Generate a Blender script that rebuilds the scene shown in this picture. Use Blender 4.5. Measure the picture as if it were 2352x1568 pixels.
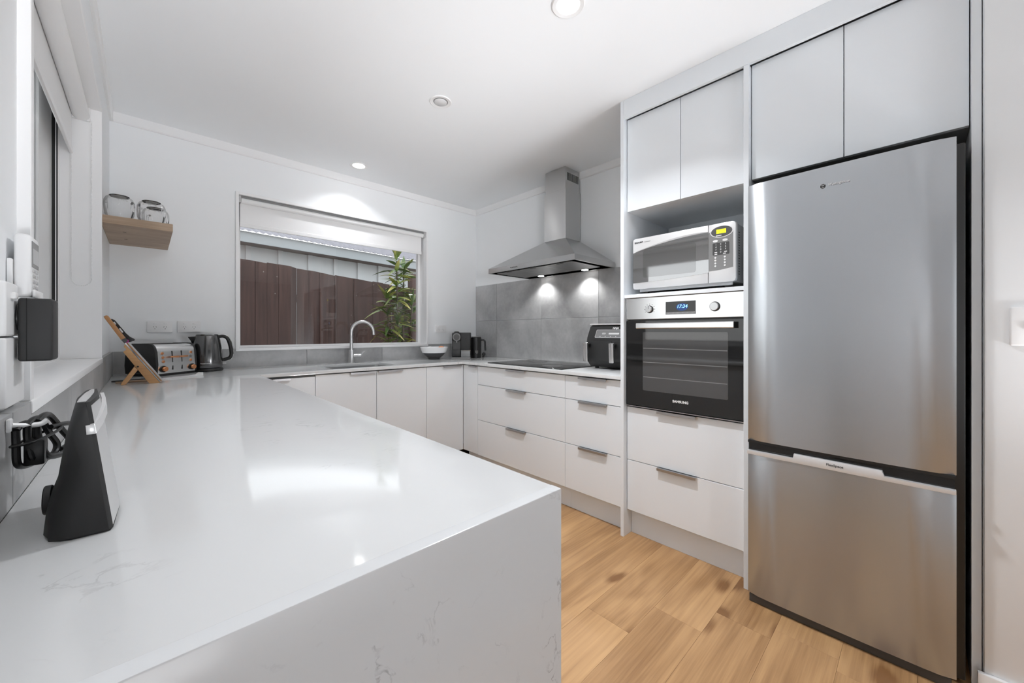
import bpy, bmesh, math, random
from mathutils import Vector, Matrix
R = math.radians
PI = math.pi
random.seed(7)
SC = bpy.context.scene
COL = SC.collection
for o in list(bpy.data.objects):
    bpy.data.objects.remove(o)

# ------------------------------------------------------------------ camera
cam = bpy.data.cameras.new('camera')
camo = bpy.data.objects.new('camera', cam)
COL.objects.link(camo)
cam.sensor_width = 36.0
cam.lens = 887.3 / 2352 * 36
cam.shift_y = -21.6 / 2352
cam.clip_start = 0.02
camo.location = (0, 0, 1.1493)
camo.rotation_euler = (R(90), 0, 0.8114 - PI / 2)
SC.camera = camo

# ------------------------------------------------------------------ world, lights, exposure
w = bpy.data.worlds.new('dusk_sky')
SC.world = w
w.use_nodes = True
nt = w.node_tree
nt.nodes.clear()
wo = nt.nodes.new('ShaderNodeOutputWorld')
bg = nt.nodes.new('ShaderNodeBackground')
tc = nt.nodes.new('ShaderNodeTexCoord')
sx = nt.nodes.new('ShaderNodeSeparateXYZ')
rp = nt.nodes.new('ShaderNodeValToRGB')
rp.color_ramp.elements[0].position = 0.0
rp.color_ramp.elements[0].color = (0.80, 0.78, 0.80, 1)
rp.color_ramp.elements[1].position = 0.7
rp.color_ramp.elements[1].color = (0.62, 0.66, 0.74, 1)
nt.links.new(tc.outputs['Generated'], sx.inputs[0])
nt.links.new(sx.outputs['Z'], rp.inputs[0])
nt.links.new(rp.outputs[0], bg.inputs['Color'])
nt.links.new(bg.outputs[0], wo.inputs['Surface'])
bg.inputs['Strength'].default_value = 3.0

LAMP_W = 13.0          # the near kitchen downlight
LAMP_BACK_W = 2.5      # the one by the sink window, dimmer
LIVING_FILL_W = 10.0        # fill downlights added in the unseen room behind the camera
HOOD_W = 11.0           # each lamp under the hood
def soft_light(name, loc, direction, sx_, sy_, power, color, spread):
    d = bpy.data.lights.new(name, 'AREA')
    d.shape = 'RECTANGLE'; d.size = sx_; d.size_y = sy_; d.energy = power; d.color = color; d.spread = R(spread)
    o = bpy.data.objects.new(name, d)
    COL.objects.link(o)
    o.location = loc
    o.rotation_euler = Vector(direction).to_track_quat('-Z', 'Y').to_euler()
    return o
# unseen fill lights added behind the camera to brighten ceiling and walls
soft_light('ceiling_fill', (1.72, -1.0, 0.70), (-0.25, 1.6, 1.0), 0.3, 0.22, 6.6, (0.97, 0.99, 1.03), 75)
soft_light('ceiling_fill', (0.75, -2.2, 1.0), (0.05, 1.45, 1.0), 1.0, 0.7, 7.5, (0.97, 0.99, 1.03), 75)
soft_light('ceiling_fill', (0.0, -0.5, 0.85), (0.1, 1.0, 1.0), 0.25, 0.25, 4.2, (0.97, 0.99, 1.03), 80)
soft_light('wall_fill', (0.05, -0.8, 1.3), (0.75, 1.4, 0.30), 0.3, 0.3, 1.8, (0.97, 0.99, 1.03), 40)
SC.view_settings.view_transform = 'Standard'
SC.view_settings.look = 'None'
SC.view_settings.gamma = 1.0
SC.view_settings.use_curve_mapping = False
SC.view_settings.exposure = 0.12
SC.cycles.max_bounces = 14
SC.cycles.diffuse_bounces = 8
SC.cycles.glossy_bounces = 6
SC.cycles.transmission_bounces = 8
SC.cycles.transparent_max_bounces = 16
SC.cycles.sample_clamp_indirect = 6.0
SC.cycles.caustics_reflective = False
SC.cycles.caustics_refractive = False

# ------------------------------------------------------------------ materials
def NT(m):
    return m.node_tree.nodes, m.node_tree.links

def mat(name, col, rough=0.5, metal=0.0, spec=0.5, emit=None, estr=0.0, bump=0.0, bscale=300.0, var=0.0, vscale=3.0, coat=0.0, aniso=0.0, tangent=None, vstretch=(1, 1, 1), trans=0.0):
    m = bpy.data.materials.new(name)
    m.use_nodes = True
    n, l = NT(m)
    p = n['Principled BSDF']
    p.inputs['Base Color'].default_value = (*col, 1)
    p.inputs['Roughness'].default_value = rough
    p.inputs['Metallic'].default_value = metal
    p.inputs['Specular IOR Level'].default_value = spec
    p.inputs['Coat Weight'].default_value = coat
    if trans:
        p.inputs['Transmission Weight'].default_value = trans
    if emit:
        p.inputs['Emission Color'].default_value = (*emit, 1)
        p.inputs['Emission Strength'].default_value = estr
    if aniso:
        p.inputs['Anisotropic'].default_value = aniso
        c = n.new('ShaderNodeCombineXYZ')
        for i in range(3):
            c.inputs[i].default_value = tangent[i]
        l.new(c.outputs[0], p.inputs['Tangent'])
    tc = n.new('ShaderNodeTexCoord')
    if bump:
        t = n.new('ShaderNodeTexNoise')
        t.inputs['Scale'].default_value = bscale
        mp = n.new('ShaderNodeMapping')
        mp.inputs['Scale'].default_value = vstretch
        b = n.new('ShaderNodeBump')
        b.inputs['Strength'].default_value = bump
        b.inputs['Distance'].default_value = 0.001
        l.new(tc.outputs['Object'], mp.inputs[0])
        l.new(mp.outputs[0], t.inputs['Vector'])
        l.new(t.outputs[0], b.inputs['Height'])
        l.new(b.outputs[0], p.inputs['Normal'])
    if var:
        t = n.new('ShaderNodeTexNoise')
        t.inputs['Scale'].default_value = vscale
        t.inputs['Detail'].default_value = 6
        mr = n.new('ShaderNodeMapRange')
        mr.inputs['From Min'].default_value = 0.25
        mr.inputs['From Max'].default_value = 0.75
        mr.inputs['To Min'].default_value = 1 - var
        mr.inputs['To Max'].default_value = 1 + var
        mx = n.new('ShaderNodeMix')
        mx.data_type = 'RGBA'
        mx.blend_type = 'MULTIPLY'
        mx.inputs[0].default_value = 1
        mx.inputs[6].default_value = (*col, 1)
        l.new(tc.outputs['Object'], t.inputs['Vector'])
        l.new(t.outputs[0], mr.inputs[0])
        l.new(mr.outputs[0], mx.inputs[7])
        l.new(mx.outputs[2], p.inputs['Base Color'])
    return m

def glass_mat(name, tint=(1, 1, 1), rough=0.0, ior=1.5):
    """thin window glass: transparent with Fresnel reflection"""
    m = bpy.data.materials.new(name)
    m.use_nodes = True
    n, l = NT(m)
    n.remove(n['Principled BSDF'])
    out = n['Material Output']
    tr = n.new('ShaderNodeBsdfTransparent')
    tr.inputs[0].default_value = (*tint, 1)
    gl = n.new('ShaderNodeBsdfGlossy')
    gl.inputs['Roughness'].default_value = rough
    fr = n.new('ShaderNodeFresnel')
    fr.inputs['IOR'].default_value = ior
    mx = n.new('ShaderNodeMixShader')
    l.new(fr.outputs[0], mx.inputs[0])
    l.new(tr.outputs[0], mx.inputs[1])
    l.new(gl.outputs[0], mx.inputs[2])
    l.new(mx.outputs[0], out.inputs['Surface'])
    return m

def stone_mat(name, base, vein, amount, rough, scale=3.0, rot=0.4):
    m = bpy.data.materials.new(name)
    m.use_nodes = True
    n, l = NT(m)
    p = n['Principled BSDF']
    p.inputs['Roughness'].default_value = rough
    p.inputs['Specular IOR Level'].default_value = 0.36
    tc = n.new('ShaderNodeTexCoord')
    mp = n.new('ShaderNodeMapping')
    mp.inputs['Rotation'].default_value = (0, 0, rot)
    mp.inputs['Scale'].default_value = (1, 1.7, 1)
    l.new(tc.outputs['Object'], mp.inputs[0])
    wn = n.new('ShaderNodeTexNoise')
    wn.inputs['Scale'].default_value = scale * 1.3
    wn.inputs['Detail'].default_value = 4
    l.new(mp.outputs[0], wn.inputs['Vector'])
    va = n.new('ShaderNodeVectorMath')
    va.operation = 'MULTIPLY_ADD'
    va.inputs[1].default_value = (0.35, 0.35, 0.35)
    l.new(wn.outputs['Color'], va.inputs[0])
    l.new(mp.outputs[0], va.inputs[2])
    t = n.new('ShaderNodeTexNoise')
    t.inputs['Scale'].default_value = scale * 3
    t.inputs['Detail'].default_value = 7
    t.inputs['Roughness'].default_value = 0.6
    l.new(va.outputs[0], t.inputs['Vector'])
    s = n.new('ShaderNodeMath'); s.operation = 'SUBTRACT'; s.inputs[1].default_value = 0.5
    a = n.new('ShaderNodeMath'); a.operation = 'ABSOLUTE'
    l.new(t.outputs[0], s.inputs[0]); l.new(s.outputs[0], a.inputs[0])
    mr = n.new('ShaderNodeMapRange')
    mr.inputs['From Min'].default_value = 0.0
    mr.inputs['From Max'].default_value = 0.016
    mr.inputs['To Min'].default_value = 1
    mr.inputs['To Max'].default_value = 0
    l.new(a.outputs[0], mr.inputs[0])
    k = n.new('ShaderNodeTexNoise')
    k.inputs['Scale'].default_value = scale * 0.9
    k.inputs['Detail'].default_value = 3
    l.new(tc.outputs['Object'], k.inputs['Vector'])
    mk = n.new('ShaderNodeMapRange')
    mk.inputs['From Min'].default_value = 0.5
    mk.inputs['From Max'].default_value = 0.68
    l.new(k.outputs[0], mk.inputs[0])
    k2 = n.new('ShaderNodeTexNoise')
    k2.inputs['Scale'].default_value = scale * 9
    l.new(tc.outputs['Object'], k2.inputs['Vector'])
    mk2 = n.new('ShaderNodeMapRange')
    mk2.inputs['From Min'].default_value = 0.46
    mk2.inputs['From Max'].default_value = 0.62
    l.new(k2.outputs[0], mk2.inputs[0])
    m1 = n.new('ShaderNodeMath'); m1.operation = 'MULTIPLY'
    m2 = n.new('ShaderNodeMath'); m2.operation = 'MULTIPLY'
    m3 = n.new('ShaderNodeMath'); m3.operation = 'MULTIPLY'; m3.inputs[1].default_value = amount
    l.new(mr.outputs[0], m1.inputs[0]); l.new(mk.outputs[0], m1.inputs[1])
    l.new(m1.outputs[0], m2.inputs[0]); l.new(mk2.outputs[0], m2.inputs[1])
    l.new(m2.outputs[0], m3.inputs[0])
    mx = n.new('ShaderNodeMix'); mx.data_type = 'RGBA'
    mx.inputs[6].default_value = (*base, 1)
    mx.inputs[7].default_value = (*vein, 1)
    l.new(m3.outputs[0], mx.inputs[0])
    l.new(mx.outputs[2], p.inputs['Base Color'])
    return m

def wood_mat(name, light, dark, axis='X', scale=1.0, rough=0.45, knots=True, rnd=True):
    """long grain along the given axis, knots, offset per object"""
    m = bpy.data.materials.new(name)
    m.use_nodes = True
    n, l = NT(m)
    p = n['Principled BSDF']
    p.inputs['Roughness'].default_value = rough
    tc = n.new('ShaderNodeTexCoord')
    oi = n.new('ShaderNodeObjectInfo')
    ad = n.new('ShaderNodeVectorMath'); ad.operation = 'MULTIPLY_ADD'
    ad.inputs[1].default_value = (37.0, 23.0, 11.0) if rnd else (0, 0, 0)
    l.new(oi.outputs['Random'], ad.inputs[0])
    l.new(tc.outputs['Object'], ad.inputs[2])
    def mapped(sc):
        mp = n.new('ShaderNodeMapping')
        mp.inputs['Scale'].default_value = sc if axis == 'X' else ((sc[1], sc[0], sc[2]) if axis == 'Y' else (sc[1], sc[2], sc[0]))
        l.new(ad.outputs[0], mp.inputs[0])
        return mp
    # cathedral figure
    big = n.new('ShaderNodeTexNoise')
    big.inputs['Scale'].default_value = 2.2 * scale
    big.inputs['Detail'].default_value = 2
    big.inputs['Distortion'].default_value = 0.6
    l.new(mapped((0.55, 2.6, 1)).outputs[0], big.inputs['Vector'])
    rm = n.new('ShaderNodeMath'); rm.operation = 'MULTIPLY'; rm.inputs[1].default_value = 16
    sn = n.new('ShaderNodeMath'); sn.operation = 'SINE'
    l.new(big.outputs[0], rm.inputs[0]); l.new(rm.outputs[0], sn.inputs[0])
    r1 = n.new('ShaderNodeMapRange')
    r1.inputs['From Min'].default_value = -1; r1.inputs['From Max'].default_value = 1
    l.new(sn.outputs[0], r1.inputs[0])
    # fine fibres
    fi = n.new('ShaderNodeTexNoise')
    fi.inputs['Scale'].default_value = 22 * scale
    fi.inputs['Detail'].default_value = 5
    fi.inputs['Roughness'].default_value = 0.65
    l.new(mapped((0.09, 3.2, 3.2)).outputs[0], fi.inputs['Vector'])
    # broad patches
    pa = n.new('ShaderNodeTexNoise')
    pa.inputs['Scale'].default_value = 2.4 * scale
    l.new(mapped((0.8, 2.0, 1)).outputs[0], pa.inputs['Vector'])
    def mm(op, a, b):
        q = n.new('ShaderNodeMath'); q.operation = op
        for i, v in enumerate((a, b)):
            if isinstance(v, (int, float)):
                q.inputs[i].default_value = v
            else:
                l.new(v, q.inputs[i])
        return q.outputs[0]
    f = mm('ADD', mm('MULTIPLY', r1.outputs[0], 0.20), mm('MULTIPLY', fi.outputs[0], 0.62))
    f = mm('ADD', f, mm('MULTIPLY', pa.outputs[0], 0.55))
    if rnd:
        f = mm('ADD', f, mm('MULTIPLY', oi.outputs['Random'], 0.16))
        f = mm('SUBTRACT', f, 0.14)
    else:
        f = mm('SUBTRACT', f, 0.06)
    if knots:
        vo = n.new('ShaderNodeTexVoronoi')
        vo.voronoi_dimensions = '2D'
        vo.inputs['Scale'].default_value = 2.3 * scale
        vo.inputs['Randomness'].default_value = 1.0
        wv = n.new('ShaderNodeVectorMath'); wv.operation = 'MULTIPLY_ADD'
        wv.inputs[1].default_value = (0.12, 0.12, 0.12)
        l.new(big.outputs['Color'], wv.inputs[0])
        l.new(mapped((0.8, 1.5, 0.001)).outputs[0], wv.inputs[2])
        l.new(wv.outputs[0], vo.inputs['Vector'])
        kr = n.new('ShaderNodeMapRange')
        kr.inputs['From Min'].default_value = 0.02; kr.inputs['From Max'].default_value = 0.16
        kr.inputs['To Min'].default_value = 0.85; kr.inputs['To Max'].default_value = 0.0
        kr.interpolation_type = 'SMOOTHSTEP'
        l.new(vo.outputs['Distance'], kr.inputs[0])
        f = mm('ADD', f, mm('MULTIPLY', kr.outputs[0], 0.5))
    cr = n.new('ShaderNodeValToRGB')
    e = cr.color_ramp.elements
    e[0].position = 0.25; e[0].color = (*light, 1)
    e[1].position = 1.0; e[1].color = (*dark, 1)
    mid = cr.color_ramp.elements.new(0.6)
    mid.color = tuple(0.66 * a + 0.34 * b for a, b in zip(light, dark)) + (1,)
    l.new(f, cr.inputs[0])
    l.new(cr.outputs[0], p.inputs['Base Color'])
    b = n.new('ShaderNodeBump')
    b.inputs['Strength'].default_value = 0.12
    b.inputs['Distance'].default_value = 0.001
    l.new(fi.outputs[0], b.inputs['Height'])
    l.new(b.outputs[0], p.inputs['Normal'])
    return m

def tile_mat(name):
    m = bpy.data.materials.new(name)
    m.use_nodes = True
    n, l = NT(m)
    p = n['Principled BSDF']
    p.inputs['Roughness'].default_value = 0.36
    p.inputs['Specular IOR Level'].default_value = 0.45
    tc = n.new('ShaderNodeTexCoord')
    oi = n.new('ShaderNodeObjectInfo')
    ad = n.new('ShaderNodeVectorMath'); ad.operation = 'MULTIPLY_ADD'
    ad.inputs[1].default_value = (9.0, 5.0, 3.0)
    l.new(oi.outputs['Random'], ad.inputs[0]); l.new(tc.outputs['Object'], ad.inputs[2])
    a = n.new('ShaderNodeTexNoise'); a.inputs['Scale'].default_value = 3.2; a.inputs['Detail'].default_value = 8
    a.inputs['Roughness'].default_value = 0.55; a.inputs['Distortion'].default_value = 0.5
    b = n.new('ShaderNodeTexNoise'); b.inputs['Scale'].default_value = 40; b.inputs['Detail'].default_value = 4
    l.new(ad.outputs[0], a.inputs['Vector']); l.new(ad.outputs[0], b.inputs['Vector'])
    mx = n.new('ShaderNodeMath'); mx.operation = 'MULTIPLY_ADD'; mx.inputs[1].default_value = 0.18
    l.new(b.outputs[0], mx.inputs[0]); l.new(a.outputs[0], mx.inputs[2])
    cr = n.new('ShaderNodeValToRGB')
    e = cr.color_ramp.elements
    e[0].position = 0.42; e[0].color = (0.29, 0.29, 0.29, 1)
    e[1].position = 0.78; e[1].color = (0.48, 0.48, 0.48, 1)
    l.new(mx.outputs[0], cr.inputs[0]); l.new(cr.outputs[0], p.inputs['Base Color'])
    return m

def paling_mat(name):
    m = bpy.data.materials.new(name)
    m.use_nodes = True
    n, l = NT(m)
    p = n['Principled BSDF']
    p.inputs['Roughness'].default_value = 0.75
    tc = n.new('ShaderNodeTexCoord')
    oi = n.new('ShaderNodeObjectInfo')
    ad = n.new('ShaderNodeVectorMath'); ad.operation = 'MULTIPLY_ADD'
    ad.inputs[1].default_value = (7.0, 5.0, 3.0)
    l.new(oi.outputs['Random'], ad.inputs[0]); l.new(tc.outputs['Object'], ad.inputs[2])
    mp = n.new('ShaderNodeMapping'); mp.inputs['Scale'].default_value = (14, 14, 0.8)
    l.new(ad.outputs[0], mp.inputs[0])
    a = n.new('ShaderNodeTexNoise'); a.inputs['Scale'].default_value = 2.0; a.inputs['Detail'].default_value = 6
    l.new(mp.outputs[0], a.inputs['Vector'])
    cr = n.new('ShaderNodeValToRGB')
    e = cr.color_ramp.elements
    e[0].position = 0.3; e[0].color = (0.050, 0.026, 0.021, 1)
    e[1].position = 0.75; e[1].color = (0.105, 0.056, 0.045, 1)
    l.new(a.outputs[0], cr.inputs[0])
    # pale flecks of lichen and nail runs
    v = n.new('ShaderNodeTexVoronoi'); v.inputs['Scale'].default_value = 11
    mp2 = n.new('ShaderNodeMapping'); mp2.inputs['Scale'].default_value = (1, 1, 0.6)
    l.new(ad.outputs[0], mp2.inputs[0]); l.new(mp2.outputs[0], v.inputs['Vector'])
    f = n.new('ShaderNodeMapRange'); f.inputs['From Min'].default_value = 0.045; f.inputs['From Max'].default_value = 0.06
    f.inputs['To Min'].default_value = 0.75; f.inputs['To Max'].default_value = 0
    l.new(v.outputs['Distance'], f.inputs[0])
    mx = n.new('ShaderNodeMix'); mx.data_type = 'RGBA'
    mx.inputs[7].default_value = (0.42, 0.39, 0.36, 1)
    l.new(f.outputs[0], mx.inputs[0]); l.new(cr.outputs[0], mx.inputs[6])
    l.new(mx.outputs[2], p.inputs['Base Color'])
    return m

def leaf_mat(name, base, tip):
    m = bpy.data.materials.new(name)
    m.use_nodes = True
    n, l = NT(m)
    p = n['Principled BSDF']
    p.inputs['Roughness'].default_value = 0.35
    oi = n.new('ShaderNodeObjectInfo')
    tc = n.new('ShaderNodeTexCoord')
    s = n.new('ShaderNodeSeparateXYZ')
    l.new(tc.outputs['Generated'], s.inputs[0])
    a = n.new('ShaderNodeMath'); a.operation = 'MULTIPLY'
    l.new(s.outputs['X'], a.inputs[0]); l.new(oi.outputs['Random'], a.inputs[1])
    mx = n.new('ShaderNodeMix'); mx.data_type = 'RGBA'
    mx.inputs[6].default_value = (*base, 1); mx.inputs[7].default_value = (*tip, 1)
    l.new(a.outputs[0], mx.inputs[0])
    hs = n.new('ShaderNodeHueSaturation')
    mr = n.new('ShaderNodeMapRange'); mr.inputs['To Min'].default_value = 0.6; mr.inputs['To Max'].default_value = 1.5
    l.new(oi.outputs['Random'], mr.inputs[0]); l.new(mr.outputs[0], hs.inputs['Value'])
    l.new(mx.outputs[2], hs.inputs['Color'])
    l.new(hs.outputs[0], p.inputs['Base Color'])
    return m

M = {}
M['wall'] = mat('wall_paint', (0.845, 0.86, 0.87), 0.55, spec=0.3, bump=0.05, bscale=260)
M['wall_l'] = mat('dimmed_living_room_paint', (0.50, 0.51, 0.52), 0.6)  # unseen room's walls, darkened to cut the light they send forward
M['ceil'] = mat('ceiling_paint', (0.905, 0.925, 0.94), 0.7, spec=0.2)
M['trim'] = mat('trim_enamel', (0.84, 0.84, 0.84), 0.3, spec=0.45)
M['cab'] = mat('cabinet_satin_white', (0.805, 0.84, 0.87), 0.28, spec=0.4)
M['carc'] = mat('gap_shade_carcass', (0.22, 0.22, 0.22), 0.6)  # dark so the gaps between the fronts read as shadow
M['kick'] = mat('kickboard_white', (0.80, 0.86, 0.92), 0.4)
M['stone'] = stone_mat('quartz_top', (0.71, 0.72, 0.72), (0.30, 0.30, 0.31), 0.7, 0.085, 2.2)
M['stone_end'] = stone_mat('quartz_end', (0.70, 0.715, 0.725), (0.16, 0.16, 0.17), 0.9, 0.14, 3.6, rot=0.9)
M['tile'] = tile_mat('grey_concrete_tile')
M['grout'] = mat('pale_grout', (0.42, 0.42, 0.42), 0.8)
M['plank'] = wood_mat('oak_plank', (0.66, 0.40, 0.19), (0.235, 0.112, 0.042), 'X', 1.0, 0.42)
M['shelfwood'] = wood_mat('pale_oak_shelf', (0.50, 0.375, 0.27), (0.24, 0.16, 0.10), 'X', 1.7, 0.5, knots=False)
M['bamboo'] = wood_mat('beech_block', (0.66, 0.39, 0.18), (0.40, 0.20, 0.08), 'X', 2.5, 0.45, knots=False)
M['walnut'] = wood_mat('teak_handle', (0.50, 0.25, 0.10), (0.28, 0.12, 0.045), 'X', 3.0, 0.42, knots=False)
M['steel_v'] = mat('brushed_steel_fridge', (0.465, 0.485, 0.505), 0.27, metal=1, aniso=0.85, tangent=(0, 0, 1), bump=0.05, bscale=60, vstretch=(1, 0.25, 12))
M['steel'] = mat('brushed_steel', (0.56, 0.56, 0.56), 0.24, metal=1, aniso=0.85, tangent=(0, 0, 1))
M['steel_h'] = mat('brushed_steel_panel', (0.70, 0.70, 0.70), 0.24, metal=1, aniso=0.5, tangent=(0, 0, 1))
M['steel_plain'] = mat('satin_steel', (0.60, 0.60, 0.60), 0.33, metal=1)
M['steel_dark'] = mat('steel_underside', (0.50, 0.50, 0.50), 0.4, metal=1)
M['chrome'] = mat('chrome', (0.80, 0.80, 0.80), 0.08, metal=1)
M['alu'] = mat('handle_aluminium', (0.46, 0.46, 0.47), 0.35, metal=1)
M['black'] = mat('black_plastic', (0.012, 0.012, 0.012), 0.38)
M['blackm'] = mat('black_matt', (0.022, 0.022, 0.022), 0.55)
M['blackg'] = mat('black_gloss', (0.010, 0.010, 0.010), 0.08)
M['bglass'] = mat('black_oven_glass', (0.008, 0.008, 0.008), 0.04, spec=0.6)
M['oglass'] = mat('oven_window_glass', (0.060, 0.060, 0.060), 0.05, spec=0.9)
M['hob'] = mat('black_ceramic_hob', (0.020, 0.020, 0.020), 0.10)
M['dgrey'] = mat('dark_grey_plastic', (0.07, 0.07, 0.07), 0.4)
M['mgrey'] = mat('mid_grey_plastic', (0.22, 0.22, 0.22), 0.3)
M['lgrey'] = mat('light_grey_plastic', (0.50, 0.50, 0.50), 0.3)
M['wplast'] = mat('white_plastic', (0.80, 0.80, 0.80), 0.35)
M['silverp'] = mat('silver_painted_plastic', (0.72, 0.72, 0.72), 0.28, metal=0.25)
M['mwglass'] = mat('mirrored_grey_door_glass', (0.36, 0.36, 0.36), 0.03, metal=0.9)
M['keypad'] = mat('keypad_dark', (0.05, 0.05, 0.05), 0.35)
M['slots'] = mat('slot_black', (0.004, 0.004, 0.004), 0.7)
M['white_ink'] = mat('white_print', (0.85, 0.85, 0.85), 0.5)
M['dark_ink'] = mat('dark_print', (0.03, 0.03, 0.03), 0.5)
M['grey_ink'] = mat('grey_print', (0.30, 0.30, 0.30), 0.5)
M['copper'] = mat('copper_knob', (0.80, 0.36, 0.17), 0.2, metal=1)
M['kettle'] = mat('graphite_lacquer_steel', (0.17, 0.17, 0.17), 0.18, metal=0.9)
M['lcd'] = mat('lit_lcd_yellow', (0.6, 0.62, 0.02), 0.3, emit=(0.72, 0.75, 0.005), estr=0.95)
M['blue'] = mat('blue_led_digits', (0.1, 0.3, 0.6), 0.3, emit=(0.25, 0.60, 1.0), estr=2.2)
M['bluedim'] = mat('blue_led_glow', (0.01, 0.03, 0.1), 0.3, emit=(0.0, 0.06, 0.30), estr=0.35)
M['lamp'] = mat('lit_diffuser', (0.9, 0.9, 0.9), 0.5, emit=(1, 0.99, 0.97), estr=14.0)
M['lamp_off'] = mat('unlit_bulb', (0.66, 0.66, 0.66), 0.25)
M['hoodlamp'] = mat('lit_hood_lens', (0.9, 0.9, 0.9), 0.5, emit=(1, 0.99, 0.97), estr=14.0)
M['pane'] = glass_mat('window_glass', (0.93, 0.95, 0.94), 0.0, 1.52)
M['cup'] = glass_mat('cup_glass', (0.985, 0.985, 0.985), 0.03, 1.22)
M['blind'] = mat('white_blind_fabric', (0.82, 0.82, 0.82), 0.7, spec=0.2, bump=0.1, bscale=900)
M['alw'] = mat('white_aluminium', (0.80, 0.80, 0.80), 0.35)
M['rubber'] = mat('black_gasket', (0.012, 0.012, 0.012), 0.6)
M['bowlw'] = mat('white_ceramic', (0.85, 0.85, 0.85), 0.25)
M['bowld'] = mat('charcoal_ceramic', (0.055, 0.055, 0.057), 0.5)
M['peach'] = mat('peach_skin', (0.85, 0.38, 0.20), 0.5)
M['eggw'] = mat('pale_shell', (0.83, 0.82, 0.80), 0.5)
M['pink'] = mat('pink_plastic', (0.75, 0.02, 0.42), 0.35)
M['paling'] = paling_mat('stained_paling')
M['postw'] = mat('orange_brown_timber', (0.50, 0.20, 0.10), 0.7, var=0.3, vscale=14)
M['board'] = mat('white_weatherboard', (0.66, 0.69, 0.70), 0.6, var=0.05, vscale=2)
M['fascia'] = mat('grey_white_fascia', (0.36, 0.385, 0.395), 0.6)
M['soffit'] = mat('brown_soffit', (0.14, 0.10, 0.08), 0.8)
M['roof'] = mat('grey_corrugated_iron', (0.22, 0.20, 0.215), 0.55, var=0.25, vscale=9)
M['leaf'] = leaf_mat('shrub_leaf', (0.075, 0.165, 0.020), (0.50, 0.40, 0.13))
M['bark'] = mat('shrub_stem', (0.10, 0.075, 0.05), 0.8)
M['bounce_cut'] = mat('bounce_cut_grey', (0.22, 0.22, 0.23), 0.95, bump=0.3, bscale=500)
M['paving'] = mat('outside_paving', (0.20, 0.19, 0.18), 0.85, var=0.3, vscale=6)

# ------------------------------------------------------------------ geometry helpers
ORG = {}            # world offset of every object's local frame (unrotated ones)

def finish(me, ang=32):
    for p in me.polygons:
        p.use_smooth = True
    me.set_sharp_from_angle(angle=R(ang))

def obj(name, bm, m, parent=None, world=True, kind=None, ang=32, label=None):
    """link a bmesh as ONE mesh object; world=True: its vertices are in world space"""
    bmesh.ops.recalc_face_normals(bm, faces=bm.faces[:])
    me = bpy.data.meshes.new(name)
    off = ORG.get(parent.name, Vector((0, 0, 0))) if parent else Vector((0, 0, 0))
    if world and parent:
        bmesh.ops.translate(bm, verts=bm.verts[:], vec=-off)
    bm.to_mesh(me)
    bm.free()
    finish(me, ang)
    me.materials.append(M[m] if isinstance(m, str) else m)
    o = bpy.data.objects.new(name, me)
    COL.objects.link(o)
    if parent:
        o.parent = parent
    ORG[o.name] = off.copy()
    if kind:
        o['kind'] = kind
    if label:
        o['label'] = label
    return o

def single(name, bm, m, label, cat, group=None, ang=32):
    o = obj(name, bm, m, ang=ang)
    o['label'] = label
    o['category'] = cat
    if group:
        o['group'] = group
    return o

def struct(name, bm, m, parent=None, ang=32):
    o = obj(name, bm, m, parent, ang=ang)
    if parent is None:
        o['kind'] = 'structure'
    return o

def thing(name, label, cat, loc=(0, 0, 0), rz=0.0, group=None):
    o = bpy.data.objects.new(name, None)
    o.empty_display_size = 0.05
    COL.objects.link(o)
    o.location = loc
    o.rotation_euler = (0, 0, rz)
    o['label'] = label
    o['category'] = cat
    if group:
        o['group'] = group
    ORG[o.name] = Vector(loc)
    return o

def copy_tree(src, loc=None, rz=None, parent=None):
    c = src.copy()
    COL.objects.link(c)
    c.parent = parent
    ORG[c.name] = ORG.get(src.name, Vector((0, 0, 0)))
    if loc is not None:
        c.location = loc
    if rz is not None:
        c.rotation_euler = (0, 0, rz)
    for ch in [x for x in bpy.data.objects if x.parent == src]:
        copy_tree(ch, parent=c)
    return c

def BM():
    return bmesh.new()

def box(bm, x0, x1, y0, y1, z0, z1, bev=0.0, seg=2):
    vs = [bm.verts.new((x, y, z)) for z in (z0, z1) for y in (y0, y1) for x in (x0, x1)]
    fs = [bm.faces.new([vs[i] for i in f]) for f in ((0, 2, 3, 1), (4, 5, 7, 6), (0, 1, 5, 4), (2, 6, 7, 3), (0, 4, 6, 2), (1, 3, 7, 5))]
    if bev > 0:
        es = list({e for f in fs for e in f.edges})
        bmesh.ops.bevel(bm, geom=es, offset=bev, segments=seg, affect='EDGES', profile=0.5)
    return bm

def prism(bm, pts, axis, a0, a1, bev=0.0):
    """extrude a 2D outline. axis X: pts=(y,z); Y: (x,z); Z: (x,y)"""
    def mk(p, a):
        return {'X': (a, p[0], p[1]), 'Y': (p[0], a, p[1]), 'Z': (p[0], p[1], a)}[axis]
    A = [bm.verts.new(mk(p, a0)) for p in pts]
    B = [bm.verts.new(mk(p, a1)) for p in pts]
    fa = bm.faces.new(A)
    fb = bm.faces.new(B[::-1])
    n = len(pts)
    for i in range(n):
        bm.faces.new((A[i], B[i], B[(i + 1) % n], A[(i + 1) % n]))
    if bev > 0:
        es = [e for e in fa.edges] + [e for e in fb.edges]
        bmesh.ops.bevel(bm, geom=es, offset=bev, segments=2, affect='EDGES', profile=0.5)
    return bm

def rrect(u0, u1, v0, v1, r, n=5):
    pts = []
    for cx, cy, a in ((u1 - r, v1 - r, 0), (u0 + r, v1 - r, 90), (u0 + r, v0 + r, 180), (u1 - r, v0 + r, 270)):
        for i in range(n + 1):
            t = R(a + 90 * i / n)
            pts.append((cx + r * math.cos(t), cy + r * math.sin(t)))
    return pts

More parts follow.
